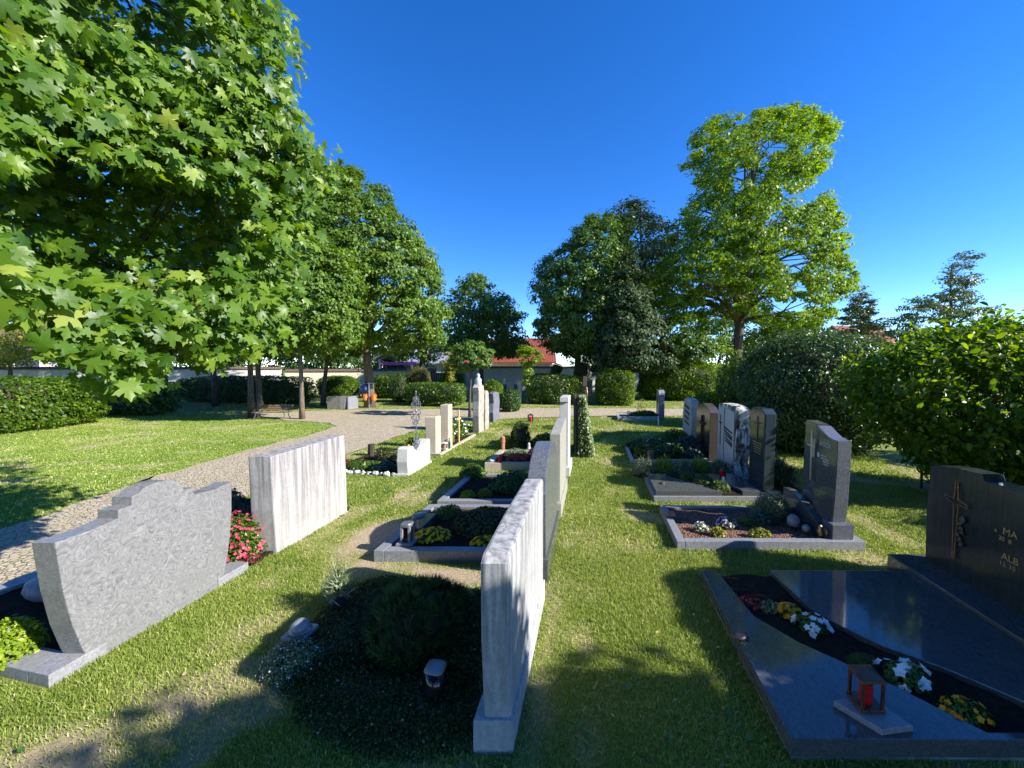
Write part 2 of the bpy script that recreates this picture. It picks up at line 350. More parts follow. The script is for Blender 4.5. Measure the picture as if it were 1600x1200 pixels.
M['soil'].node_tree.nodes['Principled BSDF'].inputs['Specular IOR Level'].default_value = .08
def mulch():
    m, nt, bs, out = mat('brown_mulch')
    v = nd(nt, 'ShaderNodeTexVoronoi'); v.inputs['Scale'].default_value = 45; nt.links.new(nd(nt, 'ShaderNodeTexCoord').outputs['Object'], v.inputs['Vector'])
    nt.links.new(ramp(nt, v.outputs['Color'], [(.1, (.05, .022, .012)), (.6, (.16, .075, .045)), (.95, (.32, .18, .12))]), bs.inputs['Base Color'])
    bs.inputs['Roughness'].default_value = .95; bump(nt, v.outputs['Distance'], bs, 1, .03); return m
M['mulch'] = mulch()
def groundmat():
    m, nt, bs, out = mat('turf')
    n1 = noise(nt, 1.1, 6, .6); n2 = noise(nt, 55, 5, .7); n3 = noise(nt, 7, 5)
    g = ramp(nt, n2, [(.3, (.09, .125, .022)), (.55, (.19, .25, .045)), (.75, (.32, .34, .11))])
    g = mixc(nt, ramp(nt, n1, [(.35, (0,)*3), (.7, (.75,)*3)]), g, mixc(nt, n2, (.10, .15, .012), (.27, .26, .06)))
    g = mixc(nt, ramp(nt, n3, [(.5, (0,)*3), (.7, (.35,)*3)]), g, (.25, .22, .08))
    lawn = nd(nt, 'ShaderNodeAttribute', attribute_name='lawn')
    wv = noise(nt, 1.0, 5, .6, .4, sc=(.35, 2.6, 1))
    lc = mixc(nt, n2, ramp(nt, wv, [(.35, (.13, .235, .025)), (.65, (.19, .27, .04))]), ramp(nt, wv, [(.35, (.18, .30, .035)), (.65, (.27, .33, .07))]))
    g = mixc(nt, lawn.outputs['Fac'], g, lc)
    bare = nd(nt, 'ShaderNodeAttribute', attribute_name='bare')
    so_ = ramp(nt, noise(nt, 30, 6, .7), [(.3, (.27, .20, .125)), (.7, (.52, .42, .29))])
    g = mixc(nt, bare.outputs['Fac'], g, so_)
    nt.links.new(g, bs.inputs['Base Color']); bs.inputs['Roughness'].default_value = .95; bs.inputs['Specular IOR Level'].default_value = .15
    bump(nt, n2, bs, .8, .03); return m
M['turf'] = groundmat()
def pathmat():
    m, nt, bs, out = mat('pebble_paving')
    tc = nd(nt, 'ShaderNodeTexCoord').outputs['Object']
    v = nd(nt, 'ShaderNodeTexVoronoi'); v.inputs['Scale'].default_value = 15; nt.links.new(tc, v.inputs['Vector'])
    ve = nd(nt, 'ShaderNodeTexVoronoi', feature='DISTANCE_TO_EDGE'); ve.inputs['Scale'].default_value = 15; nt.links.new(tc, ve.inputs['Vector'])
    c = ramp(nt, v.outputs['Color'], [(.15, (.42, .33, .22)), (.5, (.57, .465, .32)), (.9, (.66, .56, .41))])
    c = mixc(nt, noise(nt, 40, 5, .7), c, (.33, .28, .20)); e = ramp(nt, ve.outputs['Distance'], [(.03, (1,)*3), (.09, (0,)*3)])
    c = mixc(nt, e, c, ramp(nt, noise(nt, 2), [(.4, (.19, .145, .09)), (.65, (.15, .16, .05))]))
    c = mixc(nt, ramp(nt, noise(nt, .6, 4), [(.5, (0,)*3), (.72, (.5,)*3)]), c, (.34, .29, .19))
    nt.links.new(c, bs.inputs['Base Color']); bs.inputs['Roughness'].default_value = .9
    bump(nt, ramp(nt, ve.outputs['Distance'], [(0, (0,)*3), (.12, (1,)*3)]), bs, .7, .02); return m
M['path'] = pathmat()

# ---------------------------------------------------------------- ground
PATH = [(-5.95,-6),(-5.9,1),(-5.95,2.6),(-6.02,5.8),(-6.25,8.8),(-6.3,11.2),(-6.15,13.4),(-5.4,15.2),(-3.6,16.6),(-1.5,17.6),(1,18.6),(6,19.4),(14,20.2),(40,22),(40,26),(14,24),(6,22.6),(1,21.8),(-3,21),(-7.6,19.6),(-10.6,18.9),(-12.3,18.2),(-15,16.9),(-17,16.1),(-14.5,14.6),(-12.6,14.0),(-10.6,13.75),(-9.7,13.1),(-9.3,11.2),(-9.3,9.1),(-8.95,6.3),(-8.3,4.3),(-8.05,2.5),(-8,-6)]
BARE = [(-2.85,4.5,.55,1.1,1.3),(-1.6,3.95,1.3,.28,1.3),(-2.6,3.95,.42,.4,1),(-3.35,6.25,.16,.7,1),(-2.75,2.0,.7,.35,.8),(-3.0,1.55,.6,.4,.85),(-2.9,2.8,.4,.6,.6),(-1.5,2.9,1.0,.85,1.3),(-.35,3.2,.12,1.3,.6),(.0,5.2,.4,.7,.35),(.5,5.2,.4,.3,.4),(-14.5,14.7,3,.7,.9),(-13,19.6,2.5,.6,.6),(-18,11.5,3,.25,.7),(-21,15.5,2,.8,.7),(-.15,10.3,.5,.5,.4),(-3.65,4.6,.1,.8,.35)]
def bare_at(x, y):
    b = np.zeros(x.shape); n = fbm(x, y, .5)
    for cx, cy, rx, ry, s in BARE:
        d = np.hypot((x-cx)/rx, (y-cy)/ry); b = np.maximum(b, s*np.clip(1.75-d-1.1*(1-n)*1.0, 0, 1))
    sp = np.clip((fbm(x+31, y+17, .7)-.60)*5, 0, .6)
    return np.clip(np.maximum(b, sp), 0, 1)
def lawn_at(x, y): return np.clip((-8.4-x)*2, 0, 1)*np.clip((15.5-y)/2, 0, 1)
ax = np.concatenate([np.array([-600,-300,-150,-80,-55,-40,-30]), np.arange(-26,-9.2,.35), np.arange(-9.2,6,.07), np.arange(6.2,12,.5), np.array([14,18,25,40,60,100,200,400,600])])
ay = np.concatenate([np.array([-400,-100,-30,-10,-3,-1]), np.arange(0,11,.07), np.arange(11,30,.4), np.array([32,36,42,50,70,100,160,300,600,1200])])
X, Y = np.meshgrid(ax, ay); nx, ny = len(ax), len(ay)
Zg = (fbm(X, Y, 1.3)-.5)*.03*np.clip(1-np.abs(Y-6)/14, 0, 1)
Zg = Zg-.012
idx = np.arange(nx*ny).reshape(ny, nx)
Fq = np.stack([idx[:-1,:-1], idx[:-1,1:], idx[1:,1:], idx[1:,:-1]], -1).reshape(-1, 4)
gm = np_mesh('ground', np.stack([X, Y, Zg], -1).reshape(-1, 3), Fq, {'bare': bare_at(X, Y).ravel(), 'lawn': lawn_at(X, Y).ravel()}, True)
tag(link('ground', gm, M['turf']), kind='structure')
# path
bm = NB(); P2 = []
for i in range(len(PATH)):
    a = Vector(PATH[i]); b = Vector(PATH[(i+1) % len(PATH)]); L = (b-a).length; n = max(1, int(L/.35)) if L < 12 else 4
    for k in range(n):
        p = a.lerp(b, k/n); j = .07 if L < 12 else 0
        P2.append((p.x+random.uniform(-j, j), p.y+random.uniform(-j, j)))
f = bm.faces.new([bm.verts.new((x, y, .012)) for x, y in P2]); bmesh.ops.triangulate(bm, faces=[f])
tag(OB('gravel_path', bm, M['path']), kind='structure')

# ---------------------------------------------------------------- grass blades
BEDS = [(-6,-3.8,1.9,3.5),(-6,-3.85,3.55,5.5),(-5.7,-3.8,7.3,9),(-5.2,-3.9,9.2,12.4),(-2.51,-.46,4.0,5.6),(-2.5,-.46,5.72,7.45),(-2.34,-.46,8.1,9.5),(1.15,6,2.43,4.34),(1.05,3.1,5.1,6.37),(1.02,3.05,6.9,8.1),(.9,3.0,8.35,9.3),(.9,3,9.4,11),(1.1,2.9,17.2,18),(-.72,-.45,2.15,3.7),(-3.98,-3.8,3.9,5.35),(-2.2,-.8,2.3,3.5)]
def grass_pts(n, x0, x1, y0, y1):
    x = RNG.uniform(x0, x1, n); y = RNG.uniform(y0, y1, n)
    keep = ~inpoly(x, y, PATH)[0]
    for a, b, c, d in BEDS:
        x0_ = 1.1 if a > .5 else (-2.5 if (a > -2.6 and c > 3.9) else None); ys = y if x0_ is None else y-.205*(x-x0_)
        keep &= ~((x > a) & (x < b) & (ys > c) & (ys < d))
    dpt = -x*math.sin(YAW)+y*math.cos(YAW); side = x*math.cos(YAW)+y*math.sin(YAW)
    keep &= (dpt > 1.2) & (np.abs(side) < dpt*1.42+.3)
    b = bare_at(x, y); keep &= RNG.random(n) > b*1.05
    cl = fbm(x+3, y+5, .25); keep &= RNG.random(n) < .45+cl*.9
    return x[keep], y[keep], b[keep]
GV, GF, GA = [], [], []
base = 0
for (n, x0, x1, y0, y1, hgt, wid) in [(420000,-6,3.6,1.0,5,.016,.0026),(250000,-6.2,6,5,9,.020,.0045),(110000,-6.2,7,9,17,.027,.009),(190000,-24,-8,3,15.5,.015,.010),(20000,-22,14,14,30,.03,.025)]:
    x, y, b = grass_pts(n, x0, x1, y0, y1); n = len(x)
    tall = .45+.8*fbm(x, y, .35)+RNG.random(n)*.6+(RNG.random(n) > .985)*1.2+2.2*np.clip(fbm(x+70, y+11, .22)-.68, 0, 1)*5*.3
    hh = hgt*tall*(1-.5*b); th = RNG.uniform(0, 2*math.pi, n); dx, dy = np.cos(th), np.sin(th)
    le = RNG.uniform(.3, 1.9, n)*hh; la = RNG.uniform(0, 2*math.pi, n); lx, ly = np.cos(la)*le, np.sin(la)*le
    wd = wid*RNG.uniform(.6, 1.3, n)
    V = np.zeros((n, 5, 3))
    z0 = -.012
    V[:, 0] = np.stack([x-dx*wd, y-dy*wd, np.full(n, z0)], -1); V[:, 1] = np.stack([x+dx*wd, y+dy*wd, np.full(n, z0)], -1)
    V[:, 2] = np.stack([x-dx*wd*.7+lx*.35, y-dy*wd*.7+ly*.35, hh*.6], -1); V[:, 3] = np.stack([x+dx*wd*.7+lx*.35, y+dy*wd*.7+ly*.35, hh*.6], -1)
    V[:, 4] = np.stack([x+lx, y+ly, hh], -1)
    Fc = np.array([(0,1,2),(1,3,2),(2,3,4)])[None]+(base+np.arange(n)*5)[:, None, None]
    a = np.clip(RNG.beta(2, 2.6, n)*.75+.35*(fbm(x+50, y+20, 1.1)-.45)+b*.4+(RNG.random(n) > .93)*.45+(x < -8)*.02, 0, 1)
    GV.append(V.reshape(-1, 3)); GF.append(Fc.reshape(-1, 3)); GA.append(np.repeat(a, 5)); base += n*5
tag(link('grass', np_mesh('grass', np.concatenate(GV), np.concatenate(GF), {'v': np.concatenate(GA)}), M['grass']),
    'short patchy green turf growing between the rows of graves', 'grass', kind='stuff')

xf, yf, bf = grass_pts(900, -5.5, 4.5, 1.2, 9); nf = len(xf)
tag(link('fallen_leaves', leaves(np.stack([xf, yf, np.full(nf, .018)], -1), np.array([0, 0, 1.])+RNG.normal(size=(nf, 3))*.35, RNG.uniform(.012, .034, nf), 'oval', name='fallen_leaves'), leafmat('dry_leaf', [(0, (.16, .09, .04)), (.5, (.34, .24, .08)), (1, (.5, .46, .18))], .1)), 'small dry leaves and bud scales strewn over the turf', 'fallen leaves', kind='stuff')
nc = 260; cxs, cys, _ = grass_pts(900, -5.5, 4.5, 1.2, 8); sel = fbm(cxs+5, cys+60, .5) > .52; cxs, cys = cxs[sel][:nc], cys[sel][:nc]; nc = len(cxs); an = RNG.uniform(0, 6.28, (nc, 7)); rr_ = RNG.uniform(.012, .035, (nc, 7))
tag(link('clover', leaves(np.stack([(cxs[:, None]+np.cos(an)*rr_).ravel(), (cys[:, None]+np.sin(an)*rr_).ravel(), RNG.uniform(.012, .03, nc*7)], -1), np.array([0, 0, 1.])+RNG.normal(size=(nc*7, 3))*.3, RNG.uniform(.018, .04, nc*7), 'oval', down=np.stack([np.cos(an).ravel(), np.sin(an).ravel(), np.zeros(nc*7)], -1), name='clover'), leafmat('weed_leaf', [(0, (.05, .13, .03)), (1, (.13, .24, .06))], .3)), 'broad-leaved weeds and clover patches in the turf', 'weeds', kind='stuff')

# ---------------------------------------------------------------- trees
def tree(name, label, poly, d0, Rd, base_xy, trunk_r, ncl, nl, rc, ls, lm, kind='quad', group=None, bark='bark', limbs=14, ztop=None, flat=.55, lean=(0, 0), fill=.25, cat='tree', droop=0, shape=None, gap=0):
    P = np.asarray(poly, float); x0, y0 = P.min(0); x1, y1 = P.max(0)
    if shape is None:
        px = RNG.uniform(x0, x1, ncl*12); py = RNG.uniform(y0, y1, ncl*12)
        ins, dm = inpoly(px, py, P); px, py, dm = px[ins][:ncl], py[ins][:ncl], dm[ins][:ncl]
        if gap:
            kk = fbm(px+x0, py*1.3+y0, 46) > gap; px, py, dm = px[kk], py[kk], dm[kk]
        q = np.clip(dm/max(dm.max()*.75, 1), 0, 1); half = Rd*np.sqrt(np.clip(1-(1-q)**2, 0, 1))
        u = np.where(RNG.random(len(px)) < fill, RNG.uniform(-1, 1, len(px)), np.sign(RNG.random(len(px))-.42)*-RNG.uniform(.6, 1, len(px)))
        dd = d0+half*u
        C = np.array([W(a, b, c) for a, b, c in zip(px, py, dd)])
    else: C = shape(ncl)
    ctr = C.mean(0); n = len(C)
    # leaves in clumps
    rr = rc*RNG.uniform(.6, 1.3, n)
    cid = np.repeat(np.arange(n), nl); off = rnd_dir(n*nl)*(RNG.random((n*nl, 1))**.4)
    L = C[cid]+off*rr[cid][:, None]*np.array([1, 1, flat])
    if droop: L[:, 2] -= droop*(off[:, 0]**2+off[:, 1]**2)*rr[cid]
    outw = L-ctr; outw /= np.linalg.norm(outw, axis=1, keepdims=True)+1e-9
    N = outw*.55+off*.55+np.array([0, 0, .55])+RNG.normal(size=L.shape)*.38
    cv = RNG.random(n); at = np.clip(.55*RNG.random(len(L))+.45*cv[cid], 0, 1)
    bx, by = base_xy; t = T(name, label, cat, (bx, by, 0), group)
    link('crown', leaves(L, N, ls*RNG.uniform(.65, 1.25, len(L)), kind, down=outw*.5+np.array([0, 0, -.6]), attr=at, name='crown'), lm, t)
    bm = NB(); zc = ctr[2]; zb = C[:, 2].min(); zt = C[:, 2].max() if ztop is None else ztop
    zlo = float(np.percentile(C[:, 2], 4)); top = Vector((ctr[0], ctr[1], zc+(zt-zc)*.72)); b0 = Vector((bx, by, -.05)); pts = []; rad = []
    for i in range(9):
        s = i/8; p = b0.lerp(top, s); p.x = bx+(top.x-bx)*s**1.5+math.sin(i*1.7+bx)*.06*trunk_r*8*s; p.y = by+(top.y-by)*s**1.5
        pts.append(p); rad.append(trunk_r*(1.25 if i == 0 else 1)*(1-.82*s))
    tube(bm, pts, rad, 12)
    order = RNG.permutation(n)[:limbs]
    for j in order:
        e = Vector(C[j]); s = min(.85, max(.12, (e.z-.35*(e-top).length*.5)/max(top.z, .1)-.12)); hd = math.hypot(e.x-ctr[0], e.y-ctr[1]); s = min(.88, max(min(.75, zlo*.92/top.z), (e.z-.42*hd-.25)/max(top.z, .1))); k = s*8; i0 = int(k); a = pts[i0].lerp(pts[min(8, i0+1)], k-i0)
        m1 = a.lerp(e, .4)+Vector((0, 0, .10*(e-a).length)); m2 = a.lerp(e, .75)+Vector((random.uniform(-.1, .1), random.uniform(-.1, .1), .06))*(e-a).length
        r0 = trunk_r*(1-.8*s)*.5; tube(bm, [a, m1, m2, e], [r0, r0*.7, r0*.42, r0*.12], 6)
        for q in range(3):
            ds = RNG.permutation(n)[:30]; kk = min(ds, key=lambda z: (Vector(C[z])-m2).length)
            e2 = Vector(C[kk]); tube(bm, [m1.lerp(m2, .3*q+.2), m1.lerp(e2, .6)+Vector((0, 0, .1)), e2], [r0*.35, r0*.22, r0*.06], 5)
    OB('trunk', bm, M[bark], t, True)
    return t
tree('maple_tree', 'tall bright yellow-green maple with visible dark limbs towering behind the right hedges',
     [(1005,440),(1035,400),(1060,345),(1085,300),(1066,262),(1085,215),(1120,178),(1160,182),(1240,160),(1262,165),(1285,185),(1312,180),(1300,225),(1292,262),(1262,275),(1295,302),(1320,345),(1318,395),(1338,430),(1325,460),(1300,470),(1300,512),(1240,522),(1170,500),(1130,488),(1080,500),(1040,500),(1010,475)],
     30, 6.9, G(1148,619), .42, 1500, 60, .62, .215, M['bright'], 'lobed', limbs=60, fill=.5, gap=.32)
tree('linden_tree', 'dark green broad tree left of the spruce in the right background',
     [(828,455),(850,408),(888,378),(905,350),(950,325),(985,350),(990,420),(1000,470),(985,540),(960,570),(905,562),(860,548),(835,522),(843,490)],
     29, 4.5, G(900,621), .28, 800, 60, .6, .22, M['linden'], 'quad', limbs=14, gap=.24)
tree('linden_tree', 'grey-green tree with a pale sunlit top rising behind the dark spruce',
     [(950,330),(985,312),(1015,325),(1030,345),(1062,352),(1055,420),(1030,480),(960,480)],
     36, 4, G(1005,608), .28, 180, 60, 1.0, .30, M['greyleaf'], 'quad', limbs=8)
tree('spruce_tree', 'dark spruce with hanging branches between the broad tree and the bright maple',
     [(978,392),(992,395),(1005,440),(1022,480),(1040,520),(1048,572),(930,575),(938,520),(950,460),(962,420)],
     25, 2.6, G(985,628), .22, 260, 110, .6, .2, M['conifer'], 'quad', limbs=10, flat=.45, droop=.7)
tree('maple_tree', 'light green young maple showing under the bright maple crown',
     [(1030,500),(1080,482),(1135,488),(1140,550),(1080,565),(1040,555)], 27, 2.2, G(1098,622), .14, 130, 60, .6, .18, M['bright'], 'lobed', limbs=6)
tree('far_tree', 'far leafy tree filling the gap right of the bright maple trunk',
     [(1135,500),(1200,488),(1270,500),(1300,535),(1280,575),(1135,575)], 36, 3, G(1210,611), .2, 190, 60, .9, .26, M['maple_mid'], 'quad', limbs=6)
tree('larch_tree', 'slim grey-green larch standing just right of the bright maple',
     [(1345,444),(1356,465),(1374,476),(1362,500),(1368,522),(1308,522),(1312,492),(1332,470)], 34, 1.4, G(1341,612), .13, 90, 50, .5, .2, M['greyleaf'], 'quad', limbs=12, flat=.35)
tree('windswept_tree', 'grey-green windswept tree leaning right above the big right shrub',
     [(1400,502),(1402,478),(1440,458),(1462,460),(1480,430),(1490,400),(1508,391),(1532,400),(1515,422),(1535,432),(1515,450),(1530,465),(1510,478),(1560,482),(1568,502)],
     32, 1.6, G(1475,614), .2, 130, 45, .62, .2, M['greyleaf'], 'quad', limbs=26, flat=.4)
tree('maple_tree', 'big dark green domed maple in the left middle distance behind the can stand',
     [(418,330),(425,275),(470,250),(520,258),(556,266),(574,285),(604,298),(615,330),(645,352),(662,385),(682,395),(684,425),(694,440),(688,470),(698,490),(684,520),(690,535),(640,545),(600,552),(560,545),(520,545),(480,500),(440,450)],
     22, 4.6, G(578,636), .27, 1300, 70, .5, .17, M['maple_mid'], 'lobed', bark='bark2', limbs=24, gap=.24)
tree('maple_tree', 'light green maple with slim pale trunk just right of the bench',
     [(388,405),(430,380),(500,372),(545,395),(560,440),(566,500),(548,540),(500,560),(440,552),(395,545),(378,480)], 16.6, 2.4, G(472,655), .11, 560, 70, .42, .14, M['maple_mid'], 'lobed', bark='bark2', limbs=16)
tree('maple_tree', 'slim maple standing behind and left of the stone bin',
     [(480,450),(575,430),(592,500),(570,556),(530,565),(490,556)], 23, 2.3, G(505,633), .14, 140, 70, .6, .18, M['maple_mid'], 'lobed', limbs=8)
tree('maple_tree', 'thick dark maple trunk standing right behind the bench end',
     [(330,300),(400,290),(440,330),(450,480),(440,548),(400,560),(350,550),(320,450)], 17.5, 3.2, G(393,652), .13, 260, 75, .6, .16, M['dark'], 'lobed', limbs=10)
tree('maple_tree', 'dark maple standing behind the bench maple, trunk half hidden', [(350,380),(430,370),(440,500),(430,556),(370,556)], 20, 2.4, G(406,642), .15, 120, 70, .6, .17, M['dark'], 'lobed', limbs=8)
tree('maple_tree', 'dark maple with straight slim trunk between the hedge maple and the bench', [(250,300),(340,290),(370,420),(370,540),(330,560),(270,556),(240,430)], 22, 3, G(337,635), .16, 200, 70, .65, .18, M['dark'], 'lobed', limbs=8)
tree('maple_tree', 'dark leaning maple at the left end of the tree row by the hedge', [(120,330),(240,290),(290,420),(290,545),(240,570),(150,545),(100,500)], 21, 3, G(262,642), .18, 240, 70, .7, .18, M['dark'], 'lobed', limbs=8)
tree('linden_tree', 'compact dark green tree in the centre distance above the red roof',
     [(700,470),(714,442),(740,421),(762,430),(775,450),(792,462),(800,485),(814,492),(812,515),(832,545),(795,560),(750,552),(700,545),(690,500)], 34, 3.4, G(752,612), .24, 260, 65, .8, .27, M['linden'], 'quad', limbs=10)
tree('linden_tree', 'small light green tree between the domed maple and the centre tree',
     [(605,532),(640,502),(682,500),(716,520),(712,552),(660,570),(620,560)], 30, 2, G(655,619), .12, 80, 60, .6, .2, M['maple_mid'], 'quad', limbs=8)
tree('ball_tree', 'ball-headed dark catalpa on a straight stem right of the centre-left hedge',
     [(698,552),(712,537),(735,532),(756,540),(770,553),(764,572),(738,584),(708,574)], 17.5, .75, G(734,652), .075, 90, 45, .22, .13, M['linden'], 'lobed', limbs=10)
tree('ball_tree', 'ball-headed dark tree on a pale stem above the far right hedge',
     [(1042,545),(1058,531),(1098,529),(1113,545),(1100,560),(1060,562)], 26, 1.3, G(1078,626), .11, 70, 50, .35, .18, M['dark'], 'lobed', bark='bark2', limbs=8)
tree('ivy_column', 'yellow-green ivy-clad post with a bushy head left of the ball tree',
     [(696,548),(712,548),(718,568),(708,578),(710,602),(698,602),(699,578),(690,566)], 24, .3, G(703,631), .09, 60, 40, .2, .12, M['yellowleaf'], limbs=3, cat='shrub')
tree('ivy_column', 'ivy-wrapped trunk with yellow-green flat head before the white wall',
     [(805,545),(822,538),(840,548),(848,558),(838,568),(830,570),(828,604),(820,604),(820,572),(808,562)], 24, .5, G(824,631), .10, 80, 45, .25, .13, M['lime'], limbs=3, cat='shrub')
tree('far_tree', 'far yellow-green tree above the white wall at the left edge',
     [(-60,505),(20,500),(70,510),(108,540),(90,572),(-60,572)], 25, 2.4, G(20,628), .15, 120, 90, .6, .13, M['yellowleaf'], limbs=5)
# distant belt of woods and garden shrubs, beyond the wall
for i, (px, d, r, top, lab) in enumerate([(565,50,4,540,'dark far tree behind the open shed, left side'),(650,56,4,538,'dark far tree behind the pale grey roof'),(1120,50,4,530,'dark far tree behind the bright maple trunk, left side'),(1320,52,4,515,'dark far tree behind the glossy right hedge'),(1480,48,4,505,'dark far tree behind the windswept tree'),(740,62,4,540,'dark far tree behind the centre linden'),(150,40,4,520,'dark far tree behind the wall, leftmost of the back row'),(330,42,4,505,'dark far tree behind the wall, second of the back row from the left'),(480,44,4,515,'dark far tree behind the wall left of the open shed'),(955,48,4,540,'dark far tree behind the wall just left of the spruce'),(1040,46,4,525,'dark far tree behind the spruce and hedges'),(1400,45,5,500,'dark low far tree behind the big right shrub'),(1560,40,5,512,'dark low far tree at the right edge beyond the shrubs'),(1240,48,4,525,'dark far tree behind the rounded right hedge')]):
    tree('far_tree', lab, [(px-70,590),(px-64,top+25),(px-25,top),(px+25,top+4),(px+66,top+22),(px+72,590)], d, r, G(px, 573+F*CH/d), .3, 90, 55, 1.2, .36, M['dark'], 'quad', group='dark far trees beyond the wall', limbs=4)

# near maple, upper left; branches of large leaves
def near_maple():
    poly = [(-260,-260),(330,-260),(385,-10),(405,15),(447,55),(446,100),(425,120),(402,108),(392,130),(430,142),(452,180),(450,200),(470,225),(500,240),(528,268),(500,270),(480,300),(470,360),(440,380),(440,440),(432,500),(418,530),(380,552),(330,560),(300,552),(282,520),(262,540),(230,520),(215,560),(226,590),(180,612),(150,590),(130,550),(96,535),(100,500),(120,470),(70,470),(40,490),(-40,480),(-260,420)]
    n = 3700; px = RNG.uniform(-160, 530, n*4); py = RNG.uniform(-230, 615, n*4); ins, dm = inpoly(px, py, poly)
    px, py, dm = px[ins][:n], py[ins][:n], dm[ins][:n]; n = len(px)
    # leafy front surface, nearest at the upper left, receding to the right; depth in metres
    d0 = 1.95+np.clip((px+50)/520, 0, 1.1)*2.0+np.clip((260-py)/500, -.6, 1)*.3
    gap = fbm(px, py*1.2, 120)
    back = RNG.random(n) < .36
    dd = d0+np.where(back, RNG.uniform(.6, 2.0, n), RNG.uniform(-.1, .4, n))
    keep = back | (gap > .50) | (dm < 22)
    keep &= ~((np.hypot((px-190)/85, (py-305)/42) < 1) | (np.hypot((px-225)/115, (py-40-.35*(px-225))/62) < 1) | (np.hypot((px-70)/95, (py-215-.1*(px-70))/40) < 1) | (np.hypot((px-330)/95, (py-325-.3*(px-330))/42) < 1) | (np.hypot((px-60)/70, (py-495)/35) < 1)) | back
    px, py, dd, back = px[keep], py[keep], dd[keep], back[keep]
    C = np.array([W(a, b, c) for a, b, c in zip(px, py, dd)]); n = len(C)
    nl = 9; cid = np.repeat(np.arange(n), nl); off = rnd_dir(n*nl)*(RNG.random((n*nl, 1))**.5)
    L = C[cid]+off*(.10+.055*dd[cid])[:, None]*np.array([1, 1, .6])
    N = np.array([.72, -.42, .5])+off*.3+RNG.normal(size=L.shape)*.46
    t = T('maple_tree', 'nearest maple overhanging the upper left with large bright lobed leaves', 'tree', (-9.6, 1.4, 0))
    at = np.clip(.72*RNG.random(len(L))+.3*RNG.random(n)[cid]-.05, 0, .93); at[RNG.random(len(L)) > .985] = .97
    link('crown', leaves(L, N, .105*RNG.uniform(.55, 1.3, len(L)), 'maple', down=np.array([[.25, .05, -.9]]), attr=at, name='crown'), M['maple'], t)
    bm = NB(); tube(bm, [(-9.6,1.4,-.05),(-9.55,1.45,1.5),(-9.3,1.6,3.4),(-8.9,1.9,6),(-8.6,2.1,9)], [.3,.23,.2,.14,.06], 12)
    hubs = []
    for (a, b, c), (dx_, dy_, dz_) in [((-9.4,1.5,2.6),(6.0,2.0,.8)), ((-9.3,1.6,3.2),(5.6,.6,1.0)), ((-9.2,1.7,3.8),(5.6,3.2,.6)), ((-9,1.8,4.6),(5.4,1.8,1.8)), ((-8.9,1.9,5.4),(5.0,3.2,1.0)), ((-8.8,2,6.2),(4.2,1.6,1.6)), ((-9.3,1.6,3.0),(4.0,3.6,-.1)), ((-9.3,1.6,2.9),(4.6,-.6,.5))]:
        p = [Vector((a+dx_*s*.78, b+dy_*s*.78, c+dz_*s*.9+.9*s*(1-s)*1.6+.10*math.sin(s*9+a))) for s in (0, .25, .5, .75, 1)]; tube(bm, p, [.075, .05, .032, .018, .006], 7)
        hubs += [p[0].lerp(p[-1], .0)*0+p[k].lerp(p[k+1], u) for k in (1, 2, 3) for u in (0, .5)]+[p[4]]
    for j in RNG.permutation(n)[:170]:
        e = Vector(C[j]); h_ = min(hubs, key=lambda q: (q-e).length); m_ = h_.lerp(e, .55)+Vector((0, 0, .08)); tube(bm, [h_, m_, e], [.013, .007, .003], 5)
    OB('trunk', bm, M['bark'], t, True)
near_maple()
# tree and shrubs standing to the right of the frame; they throw the shade over the nearest graves
def ball(c, r):
    def f(n):
        v = rnd_dir(n)*(RNG.random((n, 1))**.33); return np.array(c)+v*np.array(r)
    return f
tree('linden_tree', 'round linden just outside the right edge shading the nearest grass', [(0, 0), (1, 1), (2, 0)], 1, 1, (8.2, -.8), .22, 1100, 80, .42, .22, M['linden'], limbs=16, shape=ball((8.2, -.6, 4.0), (2.3, 2.55, 2.35)))

tree('linden_tree', 'tall unseen linden added behind the viewpoint to dim the sky light, towards the left', [(0, 0), (1, 1), (2, 0)], 1, 1, (-4, -7.5), .4, 420, 60, .8, .34, M['linden'], limbs=12, shape=ball((-4, -7.5, 8), (4.5, 4, 5)))  # this tree and the next are added out of view to darken the ambient light
tree('linden_tree', 'tall unseen linden added behind the viewpoint to dim the sky light, towards the right', [(0, 0), (1, 1), (2, 0)], 1, 1, (4, -8), .4, 420, 60, .8, .34, M['linden'], limbs=12, shape=ball((4, -8, 8.5), (4.5, 4, 5.5)))

